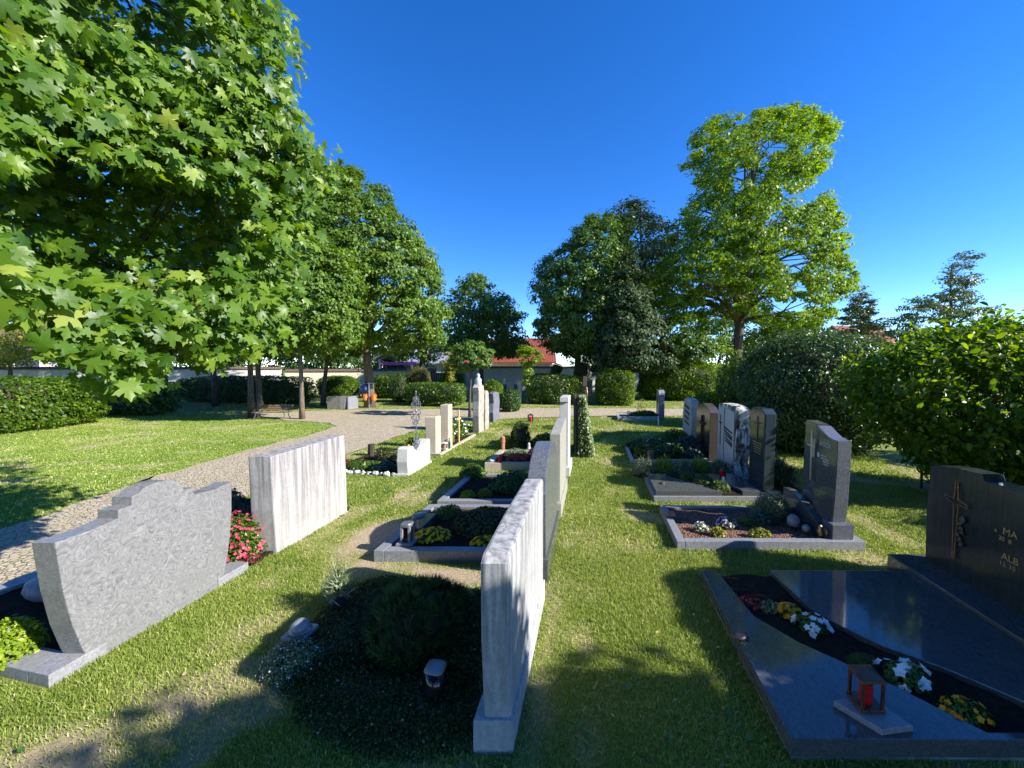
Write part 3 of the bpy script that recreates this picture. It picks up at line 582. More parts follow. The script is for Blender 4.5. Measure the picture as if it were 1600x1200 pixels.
# ---------------------------------------------------------------- hedges and shrubs
def hedge(name, label, x0, x1, y0, y1, h, n, ls, lm, kind='quad', p=4, rag=.12, z0=0.0, group=None, cat='hedge', core=True, stems=0, spray=0, flop=.5, taper=0, amp=.14, holes=0):
    cx, cy, hx, hy = (x0+x1)/2, (y0+y1)/2, (x1-x0)/2, (y1-y0)/2; cz = z0+(h-z0)*.48; hz = (h-z0)*.52
    v = rnd_dir(n)*np.array([1, 1, 1]); k = (np.abs(v[:, 0])**p+np.abs(v[:, 1])**p+np.abs(v[:, 2])**p)**(-1/p)
    q = v*k[:, None]; dep = 1-np.abs(RNG.normal(size=n))*rag
    lump = 1+amp*(fbm(q[:, 0]*hx*1.0+q[:, 2]*hz+cx*7, q[:, 1]*hy+q[:, 2]*hz*1.3+cy, .7)-.5)*2
    C = np.array([cx, cy, cz])+q*np.array([hx, hy, hz])*(dep*lump)[:, None]
    C[:, :2] = np.array([cx, cy])+(C[:, :2]-np.array([cx, cy]))*(1-taper*np.clip(.35-q[:, 2:3], 0, 1.35)/1.35)
    N = q*np.array([1/hx, 1/hy, 1/hz]); N = np.sign(N)*np.abs(q)**(p-1)/np.array([hx, hy, hz]); N /= np.linalg.norm(N, axis=1, keepdims=True)+1e-9
    if spray:
        m = RNG.random(n) < spray; C[m] += N[m]*RNG.uniform(0, .28, (m.sum(), 1))+np.array([0, 0, .04])
    Nn = N*.7+np.array([0, 0, .35])+RNG.normal(size=(n, 3))*flop
    keep = C[:, 2] > z0+.02
    if holes: keep &= fbm(C[:, 0]*1.3+C[:, 2]*1.7+40, C[:, 1]*1.3+C[:, 2]*.9+40, .45) > holes*(1.25-.5*C[:, 2]/h)
    C, Nn = C[keep], Nn[keep]
    cl = fbm(C[:, 0]*2+C[:, 2]*3, C[:, 1]*2-C[:, 2], .5); at = np.clip(.65*RNG.random(len(C))+.7*(cl-.3), 0, 1)
    t = T(name, label, cat, (cx, cy, z0), group)
    link('foliage', leaves(C, Nn, ls*RNG.uniform(.6, 1.25, len(C)), kind, down=N[keep]*.6+np.array([0, 0, -.5]) if kind != 'needle' else N[keep], attr=at, name='foliage'), lm, t)
    bm = NB()
    if core:
        # solid dark core added in place of the twiggy inside, blocks see-through
        V2 = rnd_dir(420); k2 = (np.abs(V2)**p).sum(1)**(-1/p); r_ = bmesh.ops.create_icosphere(bm, subdivisions=3, radius=1)
        for vv in r_['verts']:
            kk = (abs(vv.co.x)**p+abs(vv.co.y)**p+abs(vv.co.z)**p)**(-1/p)
            vv.co = Vector((cx+vv.co.x*kk*hx*.72, cy+vv.co.y*kk*hy*.72, max(z0, cz+vv.co.z*kk*hz*.74)))
    for s in range(max(stems, 3)):
        a = Vector((cx+random.uniform(-.75, .75)*hx*(.6 if stems else .3), cy+random.uniform(-.6, .6)*hy, z0-.02)); b = a+Vector((random.uniform(-.35, .35)*hx, random.uniform(-.3, .3)*hy, (h-z0)*.75))
        tube(bm, [a, a.lerp(b, .5)+Vector((random.uniform(-.08, .08), 0, 0)), b], [.022, .016, .007] if stems else [.03, .02, .01], 5)
    OB('branches', bm, M['bark'] if stems else M['darkwood'], t)
    return t
hedge('hedge', 'clipped dark hedge with bright top in the centre left, before the ball tree stem', -11.0,-7.5,20.7,22.6,1.35,15000,.09,M['hedge'],p=6)
hedge('hedge', 'clipped hedge block behind the central row, left of the narrow grass aisle', -4.1,-1.3,23.2,25.2,1.85,13000,.09,M['hedge'],p=5)
hedge('hedge', 'rounded clipped bush at the right end of the central hedge block', -1.8,-.5,23.5,25,1.75,6000,.08,M['lime'],p=3)
hedge('hedge', 'square clipped bush with loose light foot right of the narrow grass aisle', .2,2.4,23.2,25.4,2.15,13000,.10,M['hedge2'],p=5)
hedge('hedge', 'large rounded hedge with sunlit right shoulder beyond the crossing path', 3.2,8.8,27.2,31.2,2.6,24000,.12,M['hedge2'],p=4)
hedge('hedge', 'dark shrub between the ball tree stem and the rounded right hedge', 4.9,7.8,15.0,18.2,2.75,16000,.10,M['hedge'],p=3)
hedge('hedge', 'big rounded glossy-leaved hedge behind the two dark gravestones', 4.3,7.7,10.6,13.9,3.15,42000,.085,M['glossy'],'oval',p=2.8,rag=.08,spray=.15, taper=.15, amp=.18)
hedge('shrub', 'tall loose bright shrub with bare stems showing low, right of the surname stone', 4.8,9.6,7.0,9.4,2.95,40000,.115,M['hedge2'],'oval',p=3,rag=.22,amp=.24,holes=.36,cat='shrub',stems=26,spray=.3,core=False,z0=.0,flop=.7,taper=.45)
hedge('shrub', 'bright low leafy shrub at the right edge before the tall one', 6.9,8.4,5.6,6.9,1.55,9000,.10,M['hedge2'],'oval',p=2.5,cat='shrub',spray=.3)
hedge('hedge', 'tall dense hedge outside the right edge behind the black double stone', 5.3,7.0,1.9,4.25,2.85,30000,.09,M['hedge2'],'oval',p=4,rag=.05)
hedge('shrub', 'very dark yew top at the right edge over the tall shrub', 11.5,14,9.5,12,3.6,9000,.1,M['dark'],p=2.5,cat='shrub')
hedge('hedge', 'sunlit ivy hedge below the white wall at the left edge', -23.5,-19.3,3.5,12.2,1.9,40000,.12,M['hedge2'],p=5,rag=.05)
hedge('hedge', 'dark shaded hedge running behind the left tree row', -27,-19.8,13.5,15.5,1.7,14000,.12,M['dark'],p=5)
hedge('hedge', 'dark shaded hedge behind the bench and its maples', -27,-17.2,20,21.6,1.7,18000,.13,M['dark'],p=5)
hedge('shrub', 'sunlit light green bush between the slim maples behind the bench', -20.2,-17.2,24.5,26.5,1.6,9000,.12,M['hedge2'],p=3,cat='shrub')
hedge('shrub', 'green bush behind the stone bin near the dry wall', -16.2,-13,25,27,1.75,9000,.12,M['hedge'],p=3,cat='shrub')
hedge('topiary', 'ochre oval cypress rising behind the centre-left hedge', -12.1,-10.3,22.6,24.2,2.35,9000,.06,M['rustleaf'],p=2.2,cat='shrub')
hedge('topiary', 'dark green bush left of the ochre cypress', -12.9,-11.6,22.2,23.6,1.9,5000,.08,M['dark'],p=2.5,cat='shrub')
hedge('hedge', 'small square hedge standing above and behind the centre-left hedge', -11.4,-9.6,27,28.6,2.1,8000,.08,M['hedge2'],p=8)
hedge('topiary', 'olive cone bush rising behind the central hedge block', -4.0,-1.8,27.5,29.5,2.1,8000,.07,M['mossg'],p=1.5,cat='shrub')
hedge('topiary', 'small clipped ball on top of the olive cone bush', -3.1,-2.2,28.1,28.9,2.55,2500,.06,M['hedge'],p=2.2,z0=1.8,cat='shrub')
hedge('topiary', 'ochre egg-shaped topiary left of the aisle end', -1.4,-.2,27,28.2,2.85,5000,.05,M['rustleaf'],p=2.1,z0=1.2,cat='shrub')
hedge('shrub', 'light green bush just right of the carved wooden grave pillar', -5.9,-4.6,19.0,20.2,1.6,5000,.09,M['hedge2'],p=2.2,cat='shrub')
hedge('shrub', 'dark bush on the grass edge by the slate gravestone', -4.7,-3.6,18.7,19.9,1.15,4500,.08,M['dark'],p=2.4,cat='shrub')
hedge('shrub', 'yellow-green bush beside the far white-lettered stone', 3.7,5.0,15.3,16.6,1.3,5000,.08,M['hedge2'],p=2.3,cat='shrub')

# ---------------------------------------------------------------- wall and houses
def wall_seg(label, a, b, h, th=.3, m='plaster', cap='brownroof', group=None):
    a, b = Vector(a), Vector(b); d = (b-a).normalized(); n = Vector((-d.y, d.x)); t = T('cemetery_wall', label, 'wall', (a.x, a.y, 0), group)
    bm = NB(); q = [a-n*th/2, b-n*th/2, b+n*th/2, a+n*th/2]; prism(bm, [(p.x, p.y) for p in q], -.1, h, 0, 'z'); OB('wall', bm, M[m], t)
    bm = NB(); w = th/2+.12
    vs = [bm.verts.new((p.x, p.y, z)) for e in (a, b) for p, z in ((e-n*w, h), (e, h+.2), (e+n*w, h))]
    bm.faces.new(vs[:3]); bm.faces.new(vs[3:][::-1])
    for i in range(3): bm.faces.new((vs[i], vs[(i+1) % 3], vs[3+(i+1) % 3], vs[3+i]))
    OB('cap', bm, M[cap], t)
wL = W(-300, 573, 22); w1 = W(440, 573, 33); w2 = W(672, 573, 36); w3 = W(708, 573, 36.5); w4 = W(1060, 573, 40)
wall_seg('long white plaster wall behind the left trees and hedge', (wL.x, wL.y), (w1.x, w1.y), 2.1)
wall_seg('cream plaster wall section between shed and dark gate', (w1.x+.4, w1.y), (w2.x, w2.y), 1.9, m='cream')
wall_seg('white plaster wall in the centre below the red roof', (w3.x, w3.y), (w4.x, w4.y), 2.15)
t = T('gate', 'dark boarded gate in the wall left of the yellow ivy post', 'gate', (w2.x, w2.y, 0))
bm = NB(); box(bm, w2.x+.02, (w2.x+w3.x)/2-.02, w2.y-.04, w2.y+.04, .1, 1.75); box(bm, (w2.x+w3.x)/2+.02, w3.x-.02, w2.y-.04, w2.y+.04, .1, 1.75); OB('gate_leaf', bm, M['darkwood'], t)
bm = NB(); 
for k in range(9): xx = w2.x+.1+k*(w3.x-w2.x-.2)/8; box(bm, xx-.03, xx+.03, w2.y-.07, w2.y-.045, .12, 1.72)
OB('batten', bm, M['zinc'], t)
def house(label, c, ax_deg, L, D, eave, ridge, wallm, roofm, wins=(), name='house'):
    t = T(name, label, 'house', (c[0], c[1], 0)); ca, sa = math.cos(R(ax_deg)), math.sin(R(ax_deg))
    def w(u, v, z): return (c[0]+u*ca-v*sa, c[1]+u*sa+v*ca, z)
    bm = NB(); l, d = L/2, D/2
    V = [bm.verts.new(w(*p)) for p in [(-l,-d,0),(l,-d,0),(l,d,0),(-l,d,0),(-l,-d,eave),(l,-d,eave),(l,d,eave),(-l,d,eave),(-l,0,ridge-.15),(l,0,ridge-.15)]]
    for f_ in [(0,1,5,4),(1,2,6,9,5),(2,3,7,6),(3,0,4,8,7)]: bm.faces.new([V[i] for i in f_])
    OB('wall', bm, M[wallm], t)
    bm = NB(); ov = .5; sl = (ridge-eave)/d; th = .18
    for s in (-1, 1):
        P = [(-l-ov, s*(d+ov), eave-sl*ov), (l+ov, s*(d+ov), eave-sl*ov), (l+ov, 0, ridge), (-l-ov, 0, ridge)]
        lo = [bm.verts.new(w(*p)) for p in P]; hi = [bm.verts.new(w(p[0], p[1], p[2]+th)) for p in P]
        bm.faces.new(lo); bm.faces.new(hi[::-1])
        for i in range(4): bm.faces.new((lo[i], lo[(i+1) % 4], hi[(i+1) % 4], hi[i]))
    rf = OB('roof', bm, M[roofm], t)
    for (u, z, ww, hh, side) in wins:
        if side == 'roof':
            bm = NB(); zz = lambda v: eave+(d-abs(v))*sl+th+.05; v0, v1 = -d*.62, -d*.62+hh
            q = [w(u-ww/2, v0, zz(v0)), w(u+ww/2, v0, zz(v0)), w(u+ww/2, v1, zz(v1)), w(u-ww/2, v1, zz(v1))]; f_ = bm.faces.new([bm.verts.new(p) for p in q])
            r_ = bmesh.ops.extrude_face_region(bm, geom=[f_]); [setattr(v, 'co', v.co+Vector((0, 0, -.08))) for v in r_['geom'] if isinstance(v, bmesh.types.BMVert)]
            OB('skylight', bm, M['glass'], rf)
        else:
            for nm, mm, e, yy in (('window', 'whitepaint', .08, .03), ('pane', 'glass', 0, .06)):
                bm = NB(); f_ = [(u-ww/2-e, z-e), (u+ww/2+e, z-e), (u+ww/2+e, z+hh+e), (u-ww/2-e, z+hh+e)]
                a_ = [bm.verts.new(w(p[0], -d-yy, p[1])) for p in f_]; b_ = [bm.verts.new(w(p[0], -d+.02, p[1])) for p in f_]
                bm.faces.new(a_)
                for i in range(4): bm.faces.new((a_[i], a_[(i+1) % 4], b_[(i+1) % 4], b_[i]))
                o = OB(nm, bm, M[mm], t if nm == 'window' else o)
    return t
hc = W(792, 573, 54); house('red-tiled house with cream wall behind the central white wall', (hc.x, hc.y+3), 10, 11.5, 9, 3.1, 6.3, 'cream', 'redroof', [(-2.0,0,1,1.4,'roof'),(2,0,1,1.4,'roof'),(-3.5,.9,1.2,1.3,'w'),(0,.9,1.2,1.3,'w'),(3.5,.9,1.2,1.3,'w')])
hc = W(1335, 573, 62); house('far white gabled house with a red roof right of the bright maple', (hc.x, hc.y), 25, 9, 8, 5.2, 8.6, 'plaster', 'redroof', [(0,3,1.1,1.3,'w'),(-2.6,3,1.1,1.3,'w')])
hc = W(682, 573, 52); house('low building with pale grey roof left of the yellow ivy post', (hc.x, hc.y), 12, 7, 6, 2.9, 4.9, 'cream', 'greyroof', [(0,1,1.2,1.2,'w')])
hc = W(120, 573, 38); house('white building glimpsed behind the left maple branches', (hc.x-4, hc.y), 60, 18, 8, 3.6, 6.2, 'concrete', 'brownroof', [(-5,1.6,1.4,1.4,'w'),(-1,1.6,1.4,1.4,'w'),(3,1.6,1.4,1.4,'w'),(6,1.6,1.4,1.4,'w')])
hc = W(618, 573, 44)
t = T('open_shed', 'open gabled shed with a pink banner beyond the cream wall', 'shed', (hc.x, hc.y, 0))
for u in (-2, 2):
    for v in (0, 3): OB('post', box(NB(), hc.x+u-.08, hc.x+u+.08, hc.y+v-.08, hc.y+v+.08, 0, 3.2), M['whitepaint'], t)
bm = NB(); prism(bm, [(hc.x-2.5, 3.1), (hc.x, 4.4), (hc.x+2.5, 3.1), (hc.x+2.5, 3.3), (hc.x, 4.65), (hc.x-2.5, 3.3)], 0, 1, 0)
for v in bm.verts: v.co = Vector((v.co.y, hc.y-.4+v.co.x*4, v.co.z))
OB('roof', bm, M['greyroof'], t); bm = NB(); box(bm, hc.x-1.9, hc.x+2.6, hc.y-.14, hc.y-.1, 2.5, 2.85); OB('banner', bm, M['pinkcloth'], t)

# ---------------------------------------------------------------- grave builders
def stone(label, prof, x0, x1, m, base=None, bm_base=None, bev=.012, group=None):
    """upright gravestone: outline prof in (y, z), faces at x0 and x1; base = (x0,x1,y0,y1,z)"""
    cy = sum(p[0] for p in prof)/len(prof); t = T('gravestone', label, 'gravestone', ((x0+x1)/2, cy, 0), group)
    OB('slab', prism(NB(), prof, x0, x1, bev), M[m], t)
    if base: OB('base', box(NB(), base[0], base[1], base[2], base[3], -.03, base[4], .008), M[bm_base or m], t)
    return t
def bed(label, x0, x1, y0, y1, h, m, wd=.12, soil='soil', sh=None, label_cat='grave bed', sides='nsew'):
    t = T('grave_bed', label, label_cat, ((x0+x1)/2, (y0+y1)/2, 0)); e = .002
    if 'w' in sides: OB('curb', box(NB(), x0, x0+wd, y0, y1, -.04, h, .006), M[m], t)
    if 's' in sides: OB('curb', box(NB(), x0+wd+e, x1, y0, y0+wd, -.04, h-.002, .006), M[m], t)
    if 'n' in sides: OB('curb', box(NB(), x0+wd+e, x1, y1-wd, y1, -.04, h-.002, .006), M[m], t)
    if 'e' in sides: OB('curb', box(NB(), x1-wd, x1, y0+wd+e, y1-wd-e, -.04, h-.004, .006), M[m], t)
    # crumbly soil surface
    a = np.linspace(x0+.03, x1-.03, 46); b = np.linspace(y0+.03, y1-.03, 40); XX, YY = np.meshgrid(a, b)
    ZZ = (sh if sh is not None else h-.04)+(fbm(XX, YY, .12)-.5)*.05; i_ = np.arange(XX.size).reshape(XX.shape)
    Fq = np.stack([i_[:-1,:-1], i_[:-1,1:], i_[1:,1:], i_[1:,:-1]], -1).reshape(-1, 4)
    link('soil', np_mesh('soil', np.stack([XX, YY, ZZ], -1).reshape(-1, 3), Fq, None, True), M[soil], t)
    return t
def plant(name, label, cat, c, r, n, ls, lm, kind='quad', z0=.05, fl=None, group=None, stems=3, rag=.25, upright=.35, ring=None):
    """c=(x,y), r=(rx,ry,h).  fl=(material, count, size[, spread])"""
    t = T(name, label, cat, (c[0], c[1], z0), group)
    v = rnd_dir(n); v[:, 2] = np.abs(v[:, 2]); k = 1-np.abs(RNG.normal(size=n))*rag
    lump = .8+.45*fbm(v[:, 0]*r[0]+c[0]*5, v[:, 1]*r[1]+v[:, 2]*r[2]+c[1]*3, max(r[0], .1)*.6)
    C = np.array([c[0], c[1], z0])+v*np.array([r[0], r[1], r[2]])*(k*lump)[:, None]; C[:, 2] = np.maximum(C[:, 2], z0+.005)
    N = v*.7+np.array([0, 0, upright])+RNG.normal(size=(n, 3))*.5
    link('foliage', leaves(C, N, ls*RNG.uniform(.6, 1.25, n), kind, down=(v+np.array([0, 0, .9])) if kind == 'needle' else v, name='foliage'), M[lm], t)
    bm = NB()
    for s in range(stems):
        a = 2*math.pi*s/max(1, stems); tube(bm, [(c[0], c[1], z0-.03), (c[0]+math.cos(a)*r[0]*.3, c[1]+math.sin(a)*r[1]*.3, z0+r[2]*.4), (c[0]+math.cos(a)*r[0]*.6, c[1]+math.sin(a)*r[1]*.6, z0+r[2]*.75)], [.008, .006, .003], 5)
    OB('stem', bm, M['darkwood'], t)
    if fl:
        fm, fn, fs = fl[:3]; v = rnd_dir(fn*2); v[:, 2] = np.abs(v[:, 2])*.8+.12; v = v[:fn]
        if len(fl) > 3: v = v[(v[:, 0] > -9)]
        C = np.array([c[0], c[1], z0])+v*np.array([r[0], r[1], r[2]])*RNG.uniform(.98, 1.16, (len(v), 1)); 
        link('blossoms', leaves(C, v+np.array([-.1, -.25, .55])+RNG.normal(size=v.shape)*.25, fs*RNG.uniform(.7, 1.2, len(v)), 'petal', name='blossoms'), M[fm], t)
    return t
def lantern(label, c, w_, h, z0, body='bronze_dark', glass='redglass', sq=True, roof='bronze_dark'):
    t = T('grave_lantern', label, 'lantern', (c[0], c[1], z0)); x, y = c; s = w_/2
    OB('foot', box(NB(), x-s*1.1, x+s*1.1, y-s*1.1, y+s*1.1, z0, z0+h*.09, .003), M[body], t)
    bm = NB()
    for a in (-1, 1):
        for b in (-1, 1): box(bm, x+a*s*.9-s*.12, x+a*s*.9+s*.12, y+b*s*.9-s*.12, y+b*s*.9+s*.12, z0+h*.09, z0+h*.8)
    OB('frame', bm, M[body], t)
    OB('candle', lathe(NB(), [(s*.55, h*.1), (s*.58, h*.5), (s*.5, h*.62)], (x, y, z0), 14), M[glass], t)
    bm = NB(); lathe(bm, [(s*1.55, h*.8), (s*1.5, h*.86), (s*.7, h*.95), (s*.3, h)], (x, y, z0), 4 if sq else 16)
    if sq: bmesh.ops.rotate(bm, verts=bm.verts[:], cent=(x, y, 0), matrix=Matrix.Rotation(R(45), 3, 'Z'))
    OB('roof', bm, M[roof], t); return t
def candle(label, c, r, h, z0, m='redglass', lid='bronze'):
    t = T('grave_candle', label, 'candle', (c[0], c[1], z0))
    OB('cup', lathe(NB(), [(r*.8, 0), (r, h*.1), (r*.95, h*.7), (r*.8, h*.78)], (c[0], c[1], z0), 16), M[m], t)
    OB('lid', lathe(NB(), [(r*.9, h*.78), (r*.85, h*.88), (r*.3, h)], (c[0], c[1], z0), 16), M[lid], t); return t
SK = .205                       # the graves lie askew to their rows by this slope
def shear(objs, x0):
    seen = set()
    for o in objs:
        if o.type == 'EMPTY': o.location.y += SK*(o.location.x-x0)
    for o in objs:
        if o.type != 'MESH': continue
        if o.data.name not in seen:
            seen.add(o.data.name); n = len(o.data.vertices); a = np.empty(n*3, np.float32); o.data.vertices.foreach_get('co', a); a = a.reshape(-1, 3)
            a[:, 1] += SK*(a[:, 0]-x0); o.data.vertices.foreach_set('co', a.ravel()); o.data.update()
        if o.parent is not None and o.parent.type == 'EMPTY': o.matrix_parent_inverse = Matrix.Translation(-o.parent.location)
def root(o):
    while o.parent is not None: o = o.parent
    return o
def mark(): return set(bpy.data.objects)
def since(m): return [o for o in bpy.data.objects if o not in m]
def tufted(name, label, cat, c, r, nt_, nn, ls, lm, z0=.05, spread=.6):
    t = T(name, label, cat, (c[0], c[1], z0)); v = rnd_dir(nt_); v[:, 2] = np.abs(v[:, 2]); k = 1-np.abs(RNG.normal(size=nt_))*.10
    lump = .85+.3*fbm(v[:, 0]*r[0]+c[0]*5, v[:, 1]*r[1]+v[:, 2]*r[2]+c[1]*3, .22)
    C = np.array([c[0], c[1], z0])+v*np.array(r)*(k*lump)[:, None]
    ax_ = v*.7+np.array([0, 0, .75]); cid = np.repeat(np.arange(nt_), nn)
    D = ax_[cid]+RNG.normal(size=(nt_*nn, 3))*spread; D /= np.linalg.norm(D, axis=1, keepdims=True)
    N = np.cross(D, rnd_dir(nt_*nn)); cv = RNG.random(nt_)
    link('foliage', leaves(C[cid]-ax_[cid]*ls*.4, N, ls*RNG.uniform(.6, 1.2, nt_*nn), 'needle', down=D*6, attr=np.clip(.5*cv[cid]+.5*RNG.random(nt_*nn), 0, 1), name='foliage'), M[lm], t)
    bm = NB(); res = bmesh.ops.create_icosphere(bm, subdivisions=3, radius=1)
    for q in res['verts']: q.co = Vector((c[0]+q.co.x*r[0]*.72, c[1]+q.co.y*r[1]*.72, max(z0-.02, z0+q.co.z*r[2]*.74)))
    OB('branches', bm, M['darkwood'], t); return t
def arc(f, a, b, n): return [f(a+(b-a)*i/n) for i in range(n+1)]

mA = mark()
# ================= left row (A)
L1 = [(2.17,-.02),(2.12,.14),(2.07,.36),(2.03,.64),(2.0,1.02),(2.2,1.025),(2.385,1.05),(2.385,1.12),(2.48,1.125),(2.485,1.195)]
L1 += arc(lambda a: (2.70+.16*math.cos(a), 1.20+.065*math.sin(a)), math.pi*.93, math.pi*.07, 8)
L1 += [(2.90,1.195),(2.905,1.125),(3.0,1.12),(3.0,1.05),(3.2,1.03),(3.4,1.055),(3.39,.75),(3.36,.46),(3.31,.2),(3.25,-.02)]
stone('wide grey granite stone with stepped domed top and curved sides, nearest on the left', L1, -3.99, -3.82, 'granite_grey', bev=.006)
t = bed('granite-edged grave bed behind the wide grey stepped stone', -5.9, -4.02, 1.92, 3.56, .085, 'granite_curb', .2, sides='nsw')
OB('curb', box(NB(), -4.018, -3.81, 1.92, 2.26, -.04, .085, .006), M['granite_curb'], t); OB('curb', box(NB(), -4.018, -3.81, 3.2, 3.56, -.04, .085, .006), M['granite_curb'], t)
plant('cushion_shrub', 'bright lime cushion plant at the left edge behind the stepped stone', 'plant', G(10,1035), (.22,.2,.26), 2600, .035, 'lime', z0=.06)
t = T('boulder', 'dark smooth boulder lying behind the stepped grey stone', 'stone', (-5.25,2.75,.05)); OB('rock', rock(NB(), (-5.25,2.75,.1), (.3,.22,.16)), M['dkslate'], t, True)
A2p = [(3.95,-.02),(3.91,.55),(3.9,1.215),(5.3,1.235),(5.33,.6),(5.34,-.02)]
stone('broad streaked white marble slab with slanting top, second in the left row', A2p, -4.07, -3.8, 'marble', bev=.012)
bed('planted grave bed behind the broad white slab', -6.0, -3.84, 3.64, 5.45, .035, 'soil', .1)
plant('azalea', 'pink-flowering azalea between the stepped stone and the white slab', 'plant', (-4.1,3.72), (.24,.25,.52), 3000, .035, 'hedge', 'oval', fl=('pink_petal', 170, .042))
plant('dark_shrub', 'dark blue-green shrub behind the azalea beside the white slab', 'plant', (-4.95,4.25), (.32,.3,.62), 3600, .045, 'blueleaf')
plant('creeping_plant', 'low reddish creeping plant at the foot of the azalea', 'plant', (-3.98,3.66), (.22,.12,.09), 700, .03, 'redleaf')
# heart stone with wrought iron cross
HS = [(7.4,-.02),(7.36,.3),(7.4,.56),(7.5,.6),(7.62,.59),(7.72,.50),(7.85,.43),(8.0,.405),(8.13,.43),(8.24,.50),(8.32,.58),(8.45,.6),(8.52,.56),(8.53,-.02)]
stone('low white gravestone with a scooped-out top carrying an iron cross', HS, -4.02, -3.8, 'whitestone', (-4.04,-3.78,7.34,8.56,.05))
t = T('iron_cross', 'ornate scrolled wrought iron cross rising from the scooped white stone', 'cross', (-3.9,8.0,.4)); bm = NB()
X0, Y0 = -3.9, 8.0
tube(bm, [(X0,Y0,.38),(X0,Y0,1.7)], .012, 6); OB('shaft', bm, M['iron'], t)
bm = NB(); tube(bm, [(X0,Y0-.34,1.32),(X0,Y0+.34,1.32)], .012, 6); rock(bm, (X0,Y0-.35,1.32), (.02,.03,.02), 1); rock(bm, (X0,Y0+.35,1.32), (.02,.03,.02), 1); OB('crossbar', bm, M['iron'], t)
def scroll(bm, cy, cz, r, s, up, turns=1.35):
    pts = []
    for i in range(22):
        a = i/21*turns*2*math.pi; rr = r*(1-.72*i/21); pts.append((X0, cy+s*rr*math.cos(a), cz+up*rr*math.sin(a)))
    tube(bm, pts, .0115, 5)
for z, r, off in [(1.56,.075,.085),(1.43,.085,.17),(1.22,.085,.17),(1.08,.08,.10),(.66,.07,.08),(.55,.075,.1)]:
    for s in (-1, 1):
        bm = NB(); scroll(bm, Y0+s*off, z, r, -s, 1 if z > 1.3 else -1); OB('scroll', bm, M['iron'], t)
bm = NB(); rock(bm, (X0,Y0,1.72), (.018,.018,.045), 1); OB('finial', bm, M['iron'], t); OB('boss', rock(NB(), (X0,Y0,1.32), (.03,.05,.05), 1), M['iron'], t)
bm = NB(); pl = [(X0, Y0+.20*math.cos(a), .62+.16*math.sin(a)) for a in [math.pi*(1+i/12) for i in range(13)]]; tube(bm, pl, .009, 5); OB('scroll', bm, M['iron'], t)
bed('grave bed edged with white rubble behind the scooped stone', -5.7, -4.04, 7.4, 9.0, .035, 'soil', .08)
places = ['leftmost','second from the left','third from the left','fourth from the left','fifth from the left','sixth from the left','seventh from the left','sixth from the right','fifth from the right','fourth from the right','third from the right','second from the right','rightmost']
for i in range(13):
    x = -5.8+i*.142; rr = random.uniform(.05, .085); t = T('edging_stone', 'white rubble stone, %s in the edging line before the iron-cross grave' % places[i], 'stone', (x, 7.3, 0), 'white rubble edging stones of the iron-cross grave')
    OB('rock', rock(NB(), (x, 7.3+random.uniform(-.02, .02), rr*.5), (rr, rr*.8, rr*.85), 2, .3), M['whitestone'], t)
plant('creeping_plant', 'mixed low ground plants filling the iron-cross bed', 'plant', (-5.0,7.75), (.62,.3,.10), 2200, .04, 'hedge', fl=('white_petal', 16, .04))
plant('succulent', 'grey-blue succulent on the iron-cross bed near the stone', 'plant', (-4.5,7.7), (.2,.18,.16), 700, .06, 'blueleaf', 'oval')
plant('small_plant', 'reddish-leaved clump at the left of the iron-cross bed', 'plant', (-5.55,7.7), (.16,.16,.14), 600, .04, 'redleaf')
plant('heather', 'dark brown heather clump behind the iron-cross bed', 'plant', (-5.0,8.6), (.35,.25,.26), 1800, .035, 'heather')
plant('yellow_flower', 'yellow lily clump behind the two beige steles', 'flower', (-4.75,9.55), (.24,.22,.34), 900, .06, 'lime', 'oval', fl=('yellow_petal', 90, .08))
t = T('stump', 'small weathered wooden stump on the bed behind the iron cross', 'stump', (-5.6,8.9,0)); OB('wood', lathe(NB(), [(.10,0),(.085,.15),(.09,.3)], (-5.6,8.9,0), 9), M['darkwood'], t)
# beige steles
stone('shorter of the two beige sandstone steles, in front', [(9.36,-.02),(9.36,.98),(9.40,1.0),(9.72,.99),(9.72,-.02)], -4.26, -4.0, 'sandstone')
stone('taller narrow beige sandstone stele, behind the shorter one', [(9.98,-.02),(9.98,1.24),(10.02,1.25),(10.3,1.25),(10.3,-.02)], -4.12, -3.9, 'sandstone')
bed('long low beige-edged grave bed around the steles', -5.2, -3.84, 9.25, 12.3, .05, 'sandstone', .08)
lantern('small pale pink house-shaped lantern between the two beige steles', (-3.97,9.82), .16, .2, .05, 'whitestone', 'pottery', True, 'whitestone')
t = T('bottle', 'dark green bottle leaning against the taller beige stele', 'bottle', (-3.95,9.93,.05)); OB('body', lathe(NB(), [(.03,0),(.032,.18),(.012,.24),(.012,.3)], (-3.86,9.93,.05), 12), M['greenpl'], t)
t = T('wooden_cross', 'small pale wooden cross standing behind the beige steles', 'cross', (-3.97,11.0,0)); OB('post', box(NB(), -3.99, -3.95, 10.96, 11.02, 0, 1.0, .004), M['palewood'], t)
OB('crossbar', box(NB(), -3.985, -3.955, 10.83, 10.955, .70, .76, .003), M['palewood'], t); OB('crossbar', box(NB(), -3.985, -3.955, 11.025, 11.15, .70, .76, .003), M['palewood'], t)
plant('broom_plant', 'upright yellow-green plant by the wooden cross', 'plant', (-4.15,10.75), (.14,.16,.55), 800, .05, 'yellowleaf')
plant('flowering_shrub', 'low dark shrub with white flowers between wooden cross and carved pillar', 'plant', (-4.45,12.0), (.42,.55,.55), 3200, .06, 'hedge', fl=('white_petal', 30, .09))
